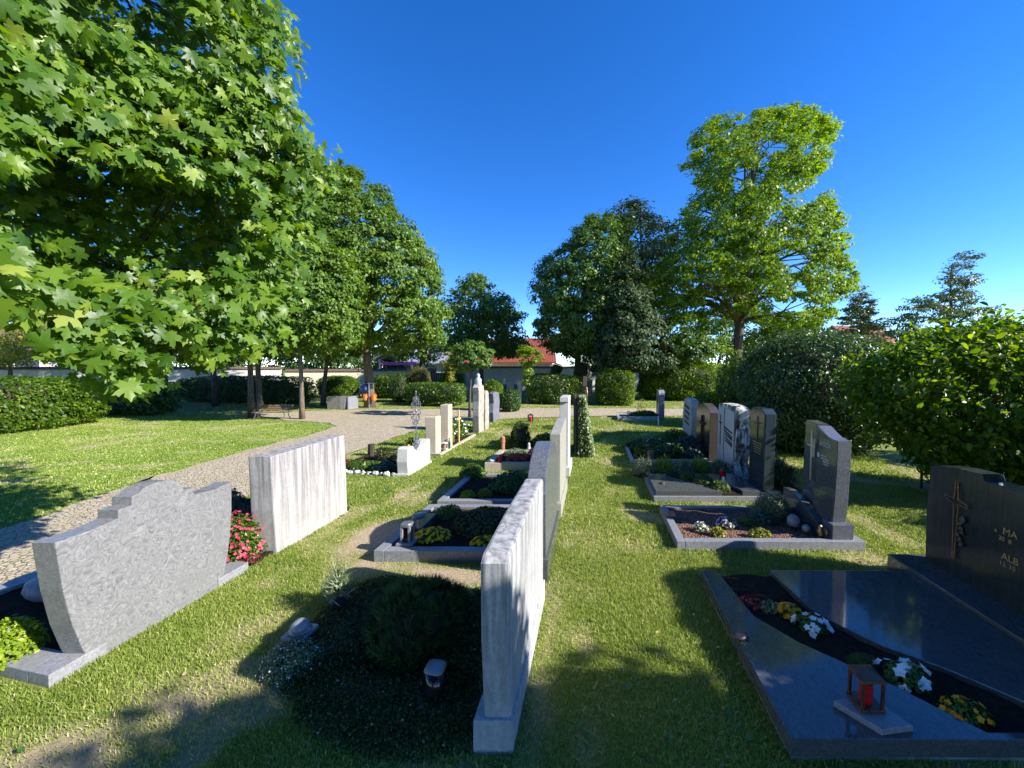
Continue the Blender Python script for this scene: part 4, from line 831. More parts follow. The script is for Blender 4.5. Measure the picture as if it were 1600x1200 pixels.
# carved pillar
t = T('gravestone', 'tall weathered wooden grave pillar topped with a praying figure', 'grave marker', (-3.9,13,0)); 
OB('pillar', prism(NB(), [(12.7,-.02),(12.66,.6),(12.72,1.1),(12.66,1.58),(12.86,1.68),(13.3,1.62),(13.36,1.1),(13.28,.5),(13.33,-.02)], -4.08, -3.84, .03), M['stonewall'], t)
OB('pillar', prism(NB(), [(13.42,-.02),(13.40,.7),(13.46,1.3),(13.62,1.44),(13.86,1.36),(13.95,.8),(13.92,-.02)], -4.02, -3.82, .03), M['stonewall'], t)
OB('figure', lathe(NB(), [(.12,0),(.14,.06),(.115,.16),(.13,.24),(.085,.30),(.05,.325),(.065,.36),(.068,.40),(.04,.45),(.005,.47)], (-3.96,12.98,1.6), 12), M['whitestone'], t, True)
stone('dark slate stone with wavy edges beyond the wooden pillar', [(15.3,-.02),(15.22,.4),(15.34,.8),(15.2,1.2),(15.6,1.26),(16.2,1.18),(16.34,.8),(16.26,.4),(16.42,-.02)], -4.2, -4.0, 'dkslate', bev=.03)

nA = [o for o in since(mA) if root(o).name.startswith('gravestone') and root(o).location.y < 10.6]; shear(nA, -3.8)
mB = mark()
# ================= middle row (B)
stone('nearest tall streaked grey-white marble stone, largest in the middle row', [(2.17,.18),(2.11,.7),(2.1,1.175),(2.16,1.21),(2.7,1.235),(3.3,1.235),(3.6,1.235),(3.66,1.2),(3.66,.18)], -.625, -.462, 'marble3', (-.68,-.448,2.14,3.70,.2), bev=.02)
tufted('mountain_pine', 'rounded dwarf mountain pine in the middle of the nearest grave', 'shrub', (-1.42,2.95), (.48,.52,.46), 520, 34, .10, 'pine', z0=.02, spread=.45)
plant('ground_cover', 'small-leaved dark ground cover with tiny white flowers left of the pine', 'plant', (-2.0,3.0), (.50,.70,.17), 13000, .022, 'darkgc', 'oval', z0=.0, stems=5)
plant('ground_cover', 'small-leaved dark ground cover between the pine and the marble stone', 'plant', (-.98,3.1), (.27,.62,.24), 7000, .022, 'darkgc', 'oval', z0=.0, stems=5)
plant('ground_cover', 'dark ground cover spreading at the near side of the pine', 'plant', (-1.35,2.35), (.8,.42,.12), 13000, .022, 'darkgc', 'oval', z0=.0, stems=5)
plant('flowering_cushion', 'whitish flowering cushion plant at the near left corner of the nearest grave', 'plant', (-2.24,2.44), (.24,.2,.17), 4200, .022, 'silver', 'oval', z0=.0, fl=('white_petal', 90, .014))
t = T('flower_pot', 'dark blue round pot left of the mountain pine', 'pot', (*G(529,955), .04)); gx, gy = G(529,955)
OB('pot', lathe(NB(), [(.05,0),(.085,.04),(.09,.08),(.065,.12),(.07,.13),(.055,.12)], (gx,gy,.04), 20), M['blueceramic'], t, True)
plant('potted_plant', 'pale spiky flowers growing from the dark blue pot', 'plant', (gx,gy), (.11,.11,.26), 420, .11, 'silver', 'needle', z0=.15, upright=-.1)
t = T('stone_lantern', 'small grey stone bowl lantern with domed lid on the ground cover', 'lantern', (*G(470,1010), .0)); gx, gy = G(470,1010)
OB('plate', box(NB(), gx-.10, gx+.10, gy-.10, gy+.10, .10, .135, .01), M['granite_mid'], t); OB('dome', lathe(NB(), [(.06,.135),(.075,.16),(.07,.19),(.045,.215),(.01,.225)], (gx,gy,0), 20), M['granite_mid'], t, True)
OB('brim', lathe(NB(), [(.05,.05),(.085,.145),(.088,.15),(.06,.155)], (gx,gy,0), 20), M['granite_mid'], t, True)
gx, gy = -1.03, 2.36
t = T('grave_lantern', 'black glass lantern with grey oval cap on a stone foot by the marble stone', 'lantern', (gx,gy,0))
OB('foot', box(NB(), gx-.085, gx+.085, gy-.085, gy+.085, .0, .04, .008), M['granite_mid'], t); OB('body', lathe(NB(), [(.055,.04),(.058,.1),(.058,.25)], (gx,gy,0), 20, 4), M['darkglass'], t, True)
OB('cap', lathe(NB(), [(.06,.25),(.068,.257),(.066,.268),(.03,.275)], (gx,gy,0), 20, 4), M['zinc'], t, True); OB('trim', lathe(NB(), [(.064,.04),(.064,.06)], (gx,gy,0), 20, 4), M['bronze_dark'], t)
mB4 = mark()
# B4
B4 = [(4.08,.24),(4.03,.55),(4.0,.95),(4.05,1.12),(4.2,1.26),(4.42,1.35),(4.68,1.385),(4.95,1.34),(5.17,1.22),(5.32,1.02),(5.38,.7),(5.36,.24)]
stone('round-topped pale granite stone just beyond the nearest marble stone', B4, -.675, -.48, 'granite_sparkle', (-.72,-.455,4.02,5.45,.24), 'polished', bev=.01)
bed('dark granite-edged grave with heather and yellow flowers in the middle row', -2.52, -.81, 4.02, 5.6, .13, 'granite_mid', .12)
plant('heather', 'dense brown-green heather filling the bed of the yellow-flowered grave', 'plant', (-1.35,4.85), (.5,.5,.2), 8000, .04, 'heather', z0=.1)
plant('small_plant', 'green feathery plant at the far left of the heather bed', 'plant', (-2.1,5.2), (.2,.18,.16), 1200, .035, 'hedge', z0=.09)
plant('yellow_flower', 'yellow pansies left of the heather by the granite lamp', 'flower', (-2.0,4.42), (.2,.17,.12), 700, .03, 'hedge', z0=.1, fl=('yellow_petal', 110, .05))
plant('yellow_flower', 'yellow pansies near the front right of the heather bed', 'flower', (-1.28,4.28), (.17,.09,.09), 450, .03, 'hedge', z0=.1, fl=('yellow_petal', 70, .05))
gx, gy = -2.22, 4.22; t = T('grave_lantern', 'square grey granite lamp on the near corner of the heather grave', 'lantern', (gx,gy,.13))
OB('foot', box(NB(), gx-.1, gx+.1, gy-.09, gy+.09, .132, .16, .004), M['granite_mid'], t); bm = NB()
for a in (-1, 1):
    for b in (-1, 1): box(bm, gx+a*.045-.014, gx+a*.045+.014, gy+b*.045-.014, gy+b*.045+.014, .16, .345, .003)
OB('frame', bm, M['granite_mid'], t); OB('glass', box(NB(), gx-.036, gx+.036, gy-.036, gy+.036, .162, .34), M['darkglass'], t); OB('cap', lathe(NB(), [(.062,.345),(.066,.352),(.066,.38),(.058,.39)], (gx,gy,0), 20, 4), M['zinc'], t)
gx, gy = -2.42, 4.98; t = T('holy_water_bowl', 'small round granite bowl on the left curb of the heather grave', 'bowl', (gx,gy,.13)); OB('bowl', lathe(NB(), [(.05,.0),(.075,.03),(.085,.06),(.07,.075),(.02,.08)], (gx,gy,.13), 20), M['granite_mid'], t, True)
t = T('edging_stone', 'flat granite block set inside the left curb of the heather grave', 'stone', (-2.3,4.75,0)); OB('block', box(NB(), -2.39, -2.2, 4.55, 5.1, .0, .175, .008), M['polished'], t)
# B5
B5 = [(5.88,.22),(5.84,1.27),(5.95,1.27),(6.2,1.30),(6.6,1.33),(7.0,1.36),(7.1,1.36),(7.12,.22)]
stone('grey-green stone with slightly hollowed slanting top, third of the middle row', B5, -.64, -.48, 'olivestone', (-.70,-.455,5.8,7.2,.22), bev=.01)
bed('pale granite-edged grave with dark planting, second behind the heather grave', -2.46, -.8, 5.75, 7.42, .13, 'granite_curb', .12)
plant('dark_shrub', 'dark low leafy planting filling the second middle-row bed', 'plant', (-1.35,6.7), (.55,.5,.22), 4500, .05, 'dark', z0=.1)
plant('small_plant', 'bright lime round cushion at the near left of the dark-planted bed', 'plant', (-2.05,6.0), (.13,.1,.13), 900, .03, 'lime', z0=.1)
plant('small_plant', 'yellow-green spotted small plant beside the lime cushion', 'plant', (-1.8,6.1), (.12,.1,.11), 600, .035, 'yellowleaf', z0=.1)
plant('dark_shrub', 'overhanging green shrub at the far left corner of the dark-planted bed', 'plant', (-2.35,7.3), (.28,.2,.3), 1500, .05, 'hedge', z0=.05)
# B6
stone('tall slim white limestone stele with a cap, beyond the hollowed stone', [(8.1,.2),(8.1,1.56),(8.06,1.57),(8.06,1.66),(8.84,1.66),(8.84,1.57),(8.8,1.56),(8.8,.2)], -.68, -.5, 'whitestone', (-.74,-.46,8.0,8.95,.2), bev=.008)
bed('beige curbed grave with red and pink flowers and a red candle', -2.34, -.8, 8.1, 9.5, .17, 'sandstone', .14)
candle('red glass candle on the near left curb of the pink-flowered grave', (-2.02,8.18), .05, .17, .17, 'redglass', 'redglass')
t = T('boulder', 'small white stone beside the red candle', 'stone', (-2.2,8.2,.17)); OB('rock', rock(NB(), (-2.2,8.2,.2), (.08,.06,.045)), M['whitestone'], t)
plant('red_flower', 'red flowering begonias right of the red candle', 'flower', (-1.65,8.4), (.26,.17,.22), 900, .04, 'redleaf', z0=.13, fl=('red_petal', 120, .055))
plant('pink_flower', 'bright pink flowers in the middle of the beige curbed grave', 'flower', (-1.3,8.55), (.18,.15,.29), 700, .04, 'hedge', z0=.13, fl=('pink_petal', 110, .055))
plant('red_flower', 'dark red flowers near the white stele', 'flower', (-.98,8.5), (.17,.16,.17), 600, .04, 'hedge', z0=.12, fl=('red_petal', 60, .045))
plant('heather', 'silvery heather behind the red flowers', 'plant', (-1.8,9.0), (.4,.25,.2), 1800, .035, 'silver', z0=.1)
plant('heather', 'brown heather behind the pink flowers', 'plant', (-1.1,9.1), (.32,.25,.22), 1600, .035, 'heather', z0=.1)
t = T('garden_figure', 'small terracotta lantern column at the left of the conifer', 'figurine', (-2.28,9.6,0)); OB('column', lathe(NB(), [(.05,0),(.05,.28),(.06,.3),(.055,.42),(.02,.46)], (-2.28,9.6,.05), 12), M['pottery'], t)
t = T('garden_figure', 'small white figurine right of the terracotta column', 'figurine', (-1.65,9.8,0)); OB('body', lathe(NB(), [(.05,0),(.06,.08),(.03,.16),(.04,.2),(.01,.25)], (-1.65,9.8,.05), 12), M['whitestone'], t, True)
tufted('dwarf_conifer', 'upright dwarf conifer behind the pink-flowered grave', 'shrub', (-1.95,10.25), (.27,.27,.74), 300, 26, .10, 'conifer', z0=.1)
plant('dwarf_conifer', 'light green young bush left of the dwarf conifer', 'shrub', (-2.4,10.5), (.25,.22,.4), 1200, .05, 'lime', z0=.0)
plant('rhododendron', 'yellow-green leafy rhododendron right of the dwarf conifer', 'shrub', (-1.3,10.3), (.42,.35,.42), 2600, .07, 'hedge2', 'oval', z0=.05, fl=('yellow_petal', 14, .05))
plant('purple_flower', 'pale purple flower head above the rhododendron', 'flower', (-1.35,11.2), (.16,.14,.35), 500, .05, 'dark', z0=.0, fl=('purple_petal', 24, .07))
nB = since(mB4); shear([o for o in nB if not root(o).name.startswith('gravestone')], -2.5); shear([o for o in since(mB) if root(o).name.startswith('gravestone')], -.46)
# B7 ivy stone
stone('reddish narrow stone half hidden under ivy in the middle row', [(10.6,.0),(10.6,1.5),(11.3,1.52),(11.3,0)], -.52, -.27, 'brownpol')
n = 5200; zz = RNG.random(n)**1.3*1.5; yy = RNG.uniform(9.75, 10.75, n); xx = -.42+.06+RNG.random(n)*(.12+.30*(1-zz/1.75))
sel = np.abs(yy-10.3) < .5*(1-.35*zz/1.75)
Cc = np.stack([xx, yy, zz+.03], -1)[sel]; t = T('ivy_mass', 'variegated ivy cascading down the back of the reddish narrow stone', 'ivy', (-.3,10.3,0))
link('foliage', leaves(Cc, np.array([.8,-.45,.4])+RNG.normal(size=Cc.shape)*.4, .085*RNG.uniform(.6, 1.2, len(Cc)), 'quad', down=np.array([[.15,-.1,-1]])), M['ivy'], t)
bm = NB(); [tube(bm, [(-.42,9.9+i*.16,0),(-.44,9.95+i*.14,.8),(-.45,10.1+i*.1,1.6)], [.02,.015,.008], 5) for i in range(5)]; OB('stem', bm, M['bark'], t)
t = T('gravestone', 'dark carved wooden grave marker with a small roof at the aisle end', 'grave marker', (-.3,14.5,0)); OB('post', box(NB(), -.35, -.25, 14.44, 14.56, 0, 1.75, .01), M['darkwood'], t); OB('crossbar', box(NB(), -.34, -.26, 14.1, 14.41, 1.3, 1.42, .005), M['darkwood'], t); OB('crossbar', box(NB(), -.34, -.26, 14.59, 14.9, 1.3, 1.42, .005), M['darkwood'], t)
OB('roof', prism(NB(), [(14.15,1.6),(14.5,1.95),(14.85,1.6),(14.85,1.56),(14.5,1.89),(14.15,1.56)], -.37, -.23, .004), M['darkwood'], t); OB('figure', lathe(NB(), [(.03,.9),(.05,1.2),(.06,1.4),(.03,1.45),(.04,1.5),(.01,1.56)], (-.24,14.5,0), 10), M['bronze'], t, True)
lantern('reddish lantern standing near the crossing path', (-2.55,15.8), .2, .34, 0, 'darkwood', 'redglass')
plant('ground_cover', 'low ground plants around the carved wooden marker', 'plant', (-1.3,14.3), (.6,.5,.12), 1500, .05, 'hedge', z0=0)

# ================= right row (C)
X1 = 3.62
C1 = [(5.03,.1),(5.05,.7),(5.02,1.21),(4.9,1.25),(4.7,1.275),(4.45,1.28),(4.43,1.225),(4.05,1.22),(3.7,1.20),(3.3,1.225),(2.92,1.225),(2.9,1.28),(2.65,1.275),(2.45,1.25),(2.33,1.21),(2.3,.7),(2.32,.1)]
t = stone('big black polished double gravestone with stepped top at the right edge', C1, X1, X1+.2, 'black', (3.3,3.95,2.2,5.15,.17), 'polished', bev=.008)
bm = NB()
def cross_outline(y, z0, z1, zb, w0, arm, rise):
    pts = [(y-.010,z0),(y+.010,z0),(y+w0,zb-w0),(y+arm,zb+rise-.012),(y+arm,zb+rise+.012),(y+w0*.9,zb+w0),(y+.012,z1),(y-.012,z1),(y-w0*.9,zb+w0),(y-arm,zb-rise+.012),(y-arm,zb-rise-.012),(y-w0,zb-w0)]
    return pts
co_ = cross_outline(4.68, .35, 1.13, .94, .026, .125, .018); xx = X1-.018
tube(bm, [(xx,a,b) for a, b in co_+[co_[0]]], .006, 5)
OB('cross', bm, M['bronze'], t); bm = NB(); [box(bm, X1-.015, X1+.004, 4.675, 4.685, z-.005, z+.005) for z in (.5, .9, 1.08)]; OB('pin', bm, M['bronze'], t)
bm = NB(); rock(bm, (X1-.02,4.60,.78), (.016,.03,.04), 2, .1); 
for i in range(6): rock(bm, (X1-.018,4.64-.02*(i % 3),.73-.04*i), (.012,.028,.025), 1, .3)
OB('rose', bm, M['bronze_dark'], t)
for s, y, z, sz in [('MA',4.235,.80,.085),('*',4.31,.77,.07),('30  8',4.27,.735,.055),('ALB',4.235,.575,.085),('12. 10',4.25,.515,.055)]:
    text_mesh(s, y, z, sz, X1-.002, .004, mat=M['gold'], parent=t)
shear([o for o in bpy.data.objects if root(o) is t], X1)
mC = mark()
# slab grave
t = T('grave_slab', 'large polished dark slab grave with a curved planting strip in the right foreground', 'grave', (2.3,3.4,0)); x0, x1, y0, y1, zt = 1.15, 3.29, 2.43, 4.34, .13
def on(px, py, z=.13): x, y = G(px, py, z); return (x, y-SK*(x-1.1))
far = [on(px, py, zt) for px, py in [(1232,925),(1265,950),(1310,976),(1380,1010),(1480,1045),(1600,1096)]]; near = [on(px, py, zt) for px, py in [(1140,925),(1178,962),(1250,1004),(1330,1040),(1400,1072),(1490,1118),(1600,1172)]]
far = [(x, min(y, y1-.0)) for x, y in far]; near = [(x, min(y, y1-.0)) for x, y in near]
far = [(far[0][0], y1)]+[p for p in far[1:] if p[0] < x1]; near = [(near[0][0], y1)]+[p for p in near[1:] if p[0] < x1]
def cut(poly, p0, p1): s = (x1-p0[0])/(p1[0]-p0[0]+1e-9); return (x1, p0[1]+(p1[1]-p0[1])*s)
far.append(cut(far, far[-2], far[-1])); near.append(cut(near, near[-2], near[-1])); yc = y0+.05
ii = next((i for i, p in enumerate(near) if p[1] < yc), None)
if ii: a_, b_ = near[ii-1], near[ii]; near = near[:ii]+[(a_[0]+(b_[0]-a_[0])*(a_[1]-yc)/(a_[1]-b_[1]), yc), (x1, yc)]
OB('slab', prism(NB(), [(x1, y1)]+far, .02, zt, .006, 'z'), M['polished'], t)
nr = near; OB('slab', prism(NB(), [(x0, y0), (x0, y1)]+nr+[(x1, y0)], .02, zt, .006, 'z'), M['polished'], t)
OB('frame', prism(NB(), [(x0+.012, y0+.012), (x0+.012, y1-.012), (x1-.01, y1-.012), (x1-.01, y0+.012)], -.04, .06, 0, 'z'), M['concrete'], t)
XX, YY = np.meshgrid(np.linspace(x0+.03, x1-.03, 90), np.linspace(y0+.03, y1-.03, 80)); ZZ = .088+(fbm(XX, YY, .10)-.5)*.045; i_ = np.arange(XX.size).reshape(XX.shape)
link('soil', np_mesh('soil', np.stack([XX, YY, ZZ], -1).reshape(-1, 3), np.stack([i_[:-1,:-1], i_[:-1,1:], i_[1:,1:], i_[1:,:-1]], -1).reshape(-1, 4), None, True), M['soil'], t)
plant('red_flower', 'dark red small flowers at the far left tip of the curved strip', 'flower', on(1172,938), (.11,.08,.06), 350, .03, 'redleaf', z0=.09, fl=('red_petal', 30, .035))
plant('small_plant', 'pale variegated plant next to the dark red flowers', 'plant', on(1202,945), (.09,.08,.07), 300, .03, 'silver', z0=.09)
plant('orange_flower', 'yellow-orange pansies in the far part of the curved strip', 'flower', on(1232,952), (.10,.09,.08), 350, .03, 'hedge', z0=.09, fl=('orange_petal', 55, .045))
plant('white_flower', 'white daisies in the middle of the far curved strip', 'flower', on(1268,972), (.13,.11,.09), 500, .03, 'hedge', z0=.09, fl=('white_petal', 17, .062))
plant('white_flower', 'larger white daisies beside the copper lantern', 'flower', on(1415,1052), (.15,.13,.10), 600, .035, 'hedge', z0=.09, fl=('white_petal', 18, .075))
plant('moss_cushion', 'green moss cushion just behind the copper lantern', 'plant', on(1348,1030), (.10,.08,.07), 1600, .02, 'mossg', 'needle', z0=.09)
plant('orange_flower', 'orange-yellow pansies in the near part of the curved strip', 'flower', on(1508,1108), (.13,.10,.08), 450, .03, 'hedge', z0=.09, fl=('orange_petal', 32, .045))
gx, gy = on(1357,1110, .17); t = T('wedge_stone', 'grey wedge-shaped stone plate carrying the copper lantern', 'stone', (gx,gy,.13))
bm = NB(); prism(bm, [(gx-.17,gy+.07),(gx-.01,gy-.13),(gx+.19,gy-.10),(gx+.07,gy+.13)], .131, .17, .006, 'z'); OB('plate', bm, M['granite_mid'], t)
gx, gy = on(1352,1100, .17); lantern('copper box lantern with a red candle on the wedge stone', (gx,gy), .135, .235, .171, 'copper', 'redglass', True, 'copper')
gx, gy = on(1158,998); t = T('bronze_bowl', 'small dark bronze leaf dish on the left edge of the big slab', 'bowl', (gx,gy,.13)); OB('dish', rock(NB(), (gx,gy,.15), (.06,.045,.02), 2, .25), M['bronze_dark'], t, True)

# C2 surname stone
C2a = [(5.22,.28),(5.19,.6),(5.17,1.0),(5.17,1.36),(5.26,1.365),(5.36,1.38),(5.46,1.42),(5.56,1.47),(5.62,1.49),(5.66,1.2),(5.68,.8),(5.66,.4),(5.62,.2)]
t = stone('dark granite surname stone with sweeping top and steel cross', C2a, 3.03, 3.2, 'granite_sparkle', (2.98,3.25,5.13,5.36,.30), bev=.005)
OB('face_panel', prism(NB(), [(y_*1.0+(.003 if i < 4 else -.003), z_-.004) for i, (y_, z_) in enumerate(C2a)], 3.023, 3.0295, 0), M['polished'], t)
OB('rear_slab', prism(NB(), [(5.72,.1),(5.74,.8),(5.70,1.5),(5.98,1.52),(6.02,.8),(6.0,.1)], 3.06, 3.22, .008), M['polished'], t)
OB('foot', prism(NB(), [(5.37,.08),(5.37,.24),(5.55,.3),(5.8,.40),(6.15,.44),(6.3,.42),(6.32,.08)], 2.92, 3.02, .01), M['polished'], t)
bm = NB(); box(bm, 2.975, 2.99, 5.655, 5.685, .72, 1.42, .002); OB('cross', bm, M['silverm'], t)
OB('crossbar', box(NB(), 2.97, 2.982, 5.57, 5.77, 1.195, 1.215, .001), M['silverm'], t); OB('plate', box(NB(), 2.992, 3.0, 5.62, 5.68, 1.05, 1.3, .001), M['silverm'], t)
text_mesh('HOCK', 5.545, 1.235, .085, 3.021, .003, 1.05, mat=M['pale'], parent=t)
for s, y, z, sz in [('3. 5.1936',5.49,1.09,.03),('14. 8.2015',5.49,1.045,.03)]: pass
for y_a, y_b, z in [(5.50,5.40,1.10),(5.50,5.33,1.065),(5.46,5.33,1.03),(5.44,5.34,.995)]:
    bm = NB()
    k = y_a
    while k > y_b: box(bm, 3.017, 3.022, k-.012, k, z, z+.016); k -= .02
    OB('lettering', bm, M['pale'], t)
OB('medallion', lathe(NB(), [(.028,0),(.03,.004),(.02,.008)], (0,0,0), 18), M['pale'], t, True).matrix_basis = Matrix.Identity(4)
o = [c for c in t.children if c.name.startswith('medallion')][0]
o.data.transform(Matrix.Translation((3.022, 5.565, 1.10)) @ Matrix.Rotation(R(-90), 4, 'Y') @ Matrix.Diagonal((1.25, 1, 1, 1)))
bed('granite-edged grave with brown mulch before the surname stone', 1.05, 3.36, 5.08, 6.37, .11, 'granite_mid', .10, 'mulch', label_cat='grave bed')
t = T('brick', 'small reddish stone block on the left curb of the mulch grave', 'stone', (1.13,5.95,.12)); OB('block', box(NB(), 1.07, 1.19, 5.85, 5.98, .12, .165, .01), M['pottery'], t)
for nm, lb, px, py, r_, ls, lm, fl in [('white_flower','white-flowered little plant at the left of the mulch bed',1095,826,(.1,.1,.11),.03,'silver',('white_petal',18,.03)),
    ('purple_flower','pale purple hydrangea-like flowers in the mulch bed',1135,820,(.13,.11,.13),.04,'hedge',('purple_petal',60,.035)),
    ('small_plant','small yellow-green plant in front of the purple flowers',1122,834,(.10,.08,.10),.035,'yellowleaf',None),
    ('small_plant','yellow-green round-leaved plant in the middle of the mulch bed',1187,836,(.16,.08,.11),.04,'yellowleaf',None),
    ('small_plant','dark green seedlings behind the yellow-green round-leaved plant',1170,815,(.16,.12,.08),.04,'hedge',None)]:
    plant(nm, lb, 'plant' if 'plant' in nm else 'flower', on(px, py, .1), r_, 400, ls, lm, z0=.08, fl=fl)
plant('lavender', 'grey-green lavender tuft in the mulch bed near the stone', 'plant', (2.6,6.0), (.26,.22,.34), 3600, .10, 'silver', 'needle', z0=.08)
plant('small_plant', 'dark green leafy plant at the foot of the lavender', 'plant', (2.4,5.8), (.2,.15,.14), 900, .05, 'blueleaf', z0=.08)
for i, (x, y, r_, lb) in enumerate([(2.72,5.58,.09,'larger smooth round stone at the foot of the surname stone'),(2.8,5.4,.055,'smaller smooth round stone at the foot of the surname stone')]):
    t = T('round_stone', lb, 'stone', (x,y,.1)); OB('rock', rock(NB(), (x,y,.1+r_*.8), (r_*.9,r_,r_), 3, .06), M['granite_mid'], t, True)
t = T('angel_figure', 'small bronze angel figurine before the base block of the surname stone', 'figurine', (2.88,5.22,.1)); bm = NB(); lathe(bm, [(.035,0),(.03,.05),(.04,.09),(.02,.12),(.028,.145),(.008,.17)], (2.88,5.22,.1), 10); OB('body', bm, M['bronze'], t, True)
bm = NB(); rock(bm, (2.91,5.28,.2), (.01,.045,.05), 1); rock(bm, (2.91,5.16,.2), (.01,.045,.05), 1); OB('wing', bm, M['silver'] if False else M['bronze'], t)

# C3 obelisk stele
t = stone('tall dark polished stele with a slim gold cross and cut-off top corners', [(7.0,.1),(6.98,1.48),(7.14,1.56),(7.5,1.56),(7.62,1.48),(7.62,.1)], 2.90, 3.10, 'polished2', (2.82,3.18,6.9,7.72,.14), bev=.02)
OB('cross', box(NB(), 2.887, 2.897, 7.26, 7.28, .98, 1.42), M['bronze'], t); bm = NB(); tube(bm, [(2.885,7.42-.028*i,1.29+.012*math.cos(i*.5+1.2)*1.5) for i in range(11)], .007, 5); OB('crossbar', bm, M['bronze'], t)
for k in range(5): OB('lettering', box(NB(), 2.895, 2.901, 7.08+.01*k, 7.45-.02*k, .93-.045*k, .945-.045*k), M['gold'], t)
t = T('grave_slab', 'dark polished two-part slab grave with a moss strip before the gold-cross stele', 'grave', (1.9,7.4,0))
OB('frame', box(NB(), 1.03, 3.2, 6.84, 8.02, -.04, .09, .006), M['granite_mid'], t)
sl = arc(lambda s: (1.45+.75*s-.12*math.sin(s*math.pi*2), 8.0-1.12*s), 0, 1, 10)
OB('slab', prism(NB(), [(1.07,6.88),(1.07,7.98)]+[(a-.02, b) for a, b in sl], .092, .17, .006, 'z'), M['polished'], t)
OB('slab', prism(NB(), [(2.81,7.98),(2.81,6.88)]+[(a+.32, b) for a, b in sl[::-1]], .092, .17, .006, 'z'), M['polished'], t)
OB('soil', prism(NB(), [(a, b) for a, b in sl]+[(a+.3, b) for a, b in sl[::-1]], .0901, .12, 0, 'z'), M['soil'], t)
for lb, (x, y, r_) in zip(['far end','middle','near end'], [(1.82,7.76,(.16,.22,.13)),(2.02,7.43,(.18,.24,.15)),(2.2,7.1,(.17,.2,.13))]):
    plant('moss_cushion', 'dark green moss cushion at the %s of the polished slab strip' % lb, 'plant', (x,y), (r_[0],r_[1],.17), 3000, .03, 'mossg', z0=.11, rag=.08)
candle('red grave candle with a dark lid on the polished slab', (2.45,7.7), .06, .2, .17, 'redglass', 'bronze_dark')
t = T('angel_figure', 'small white angel figurine on the polished slab before the gold-cross stele', 'figurine', (2.35,7.35,.17)); OB('body', lathe(NB(), [(.045,0),(.05,.03),(.035,.06),(.02,.075),(.028,.1),(.008,.125)], (2.35,7.35,.17), 12), M['whitepaint'], t, True)
bm = NB(); rock(bm, (2.36,7.30,.215), (.02,.035,.03), 1); OB('wing', bm, M['whitepaint'], t)
t = T('bronze_bowl', 'dark little dish on the left part of the polished slab', 'bowl', (1.25,7.3,.17)); OB('dish', rock(NB(), (1.25,7.3,.185), (.05,.04,.018), 2, .2), M['bronze_dark'], t, True)
plant('grass_tuft', 'grey-brown ornamental grass behind the gold-cross stele', 'plant', (3.4,7.6), (.35,.35,.5), 3500, .16, 'heather', 'needle', z0=0)

# C4 rough stone
def roughm():
    m, nt, bs, out = mat('rough_white_stone'); n = noise(nt, 6, 6, .75, .8, sc=(1, 1, .35))
    nt.links.new(ramp(nt, n, [(.40, (.035,.03,.025)), (.5, (.30,.28,.25)), (.56, (.68,.66,.60))]), bs.inputs['Base Color']); bs.inputs['Roughness'].default_value = .9; bump(nt, n, bs, 1, .05); return m
M['rough'] = roughm()
mm_ = mark()
t = stone('rough white and black weathered stone with slanting dark inscription bars', [(8.02,-.02),(8.08,.3),(7.98,.7),(8.06,1.1),(8.02,1.4),(8.2,1.45),(8.6,1.47),(9.0,1.46),(9.2,1.42),(9.24,.8),(9.3,-.02)], 2.72, 3.0, 'rough', bev=.02)
OB('face', prism(NB(), [(8.14,.2),(8.12,1.34),(8.7,1.4),(8.72,.2)], 2.70, 2.718, .004), M['whitestone'], t)
OB('face', prism(NB(), [(8.78,.1),(8.76,1.38),(9.16,1.38),(9.2,.1)], 2.70, 2.718, .004), M['whitestone'], t)
for k in range(5): OB('lettering', prism(NB(), [(8.70-.02*k,.93-.07*k),(8.2,.86-.07*k-.02*(k % 2)),(8.2,.90-.07*k-.02*(k % 2)),(8.70-.02*k,.97-.07*k)], 2.692, 2.699, 0), M['darkpaint'], t)
OB('cross', box(NB(), 2.69, 2.699, 8.96, 8.99, .5, 1.2), M['darkpaint'], t); OB('crossbar', box(NB(), 2.69, 2.699, 8.99+.001, 9.08, 1.0, 1.03), M['darkpaint'], t); OB('crossbar', box(NB(), 2.69, 2.699, 8.87, 8.959, 1.0, 1.03), M['darkpaint'], t)
def shift(objs, dx, dy):
    for o in objs:
        if o.type == 'EMPTY': o.location.x += dx; o.location.y += dy
    for o in objs:
        if o.type == 'MESH': o.data.transform(Matrix.Translation((dx, dy, 0))); o.matrix_parent_inverse = Matrix.Translation(-o.parent.location)
shift(since(mm_), .2, .33)
bed('unedged planted bed before the rough white stone', .95, 2.7, 8.3, 9.4, .03, 'soil', .02, sh=.03)
for i in range(5):
    plant('lavender', 'spiky grey-green lavender bush, number %s along the rough stone bed' % ['one from the left','two from the left','three, in the middle,','two from the right','one next to the stone'][i], 'plant', (1.1+i*.38,8.5+.05*(i % 2)), (.25,.24,.30), 1500, .12, 'silver' if i % 2 == 0 else 'lime', 'needle', z0=.02, group='lavender bushes of the rough stone bed', rag=.3)
plant('ground_cover', 'dark purple-brown ground cover under the lavender row', 'plant', (1.85,8.35), (1.0,.22,.12), 3000, .04, 'heather', z0=.02)
t = T('tree_log', 'short brown log lantern standing at the left of the lavender row', 'lantern', (1.35,9.5,0)); OB('log', lathe(NB(), [(.075,0),(.07,.2),(.078,.3)], (1.35,9.5,0), 12), M['wood'], t)
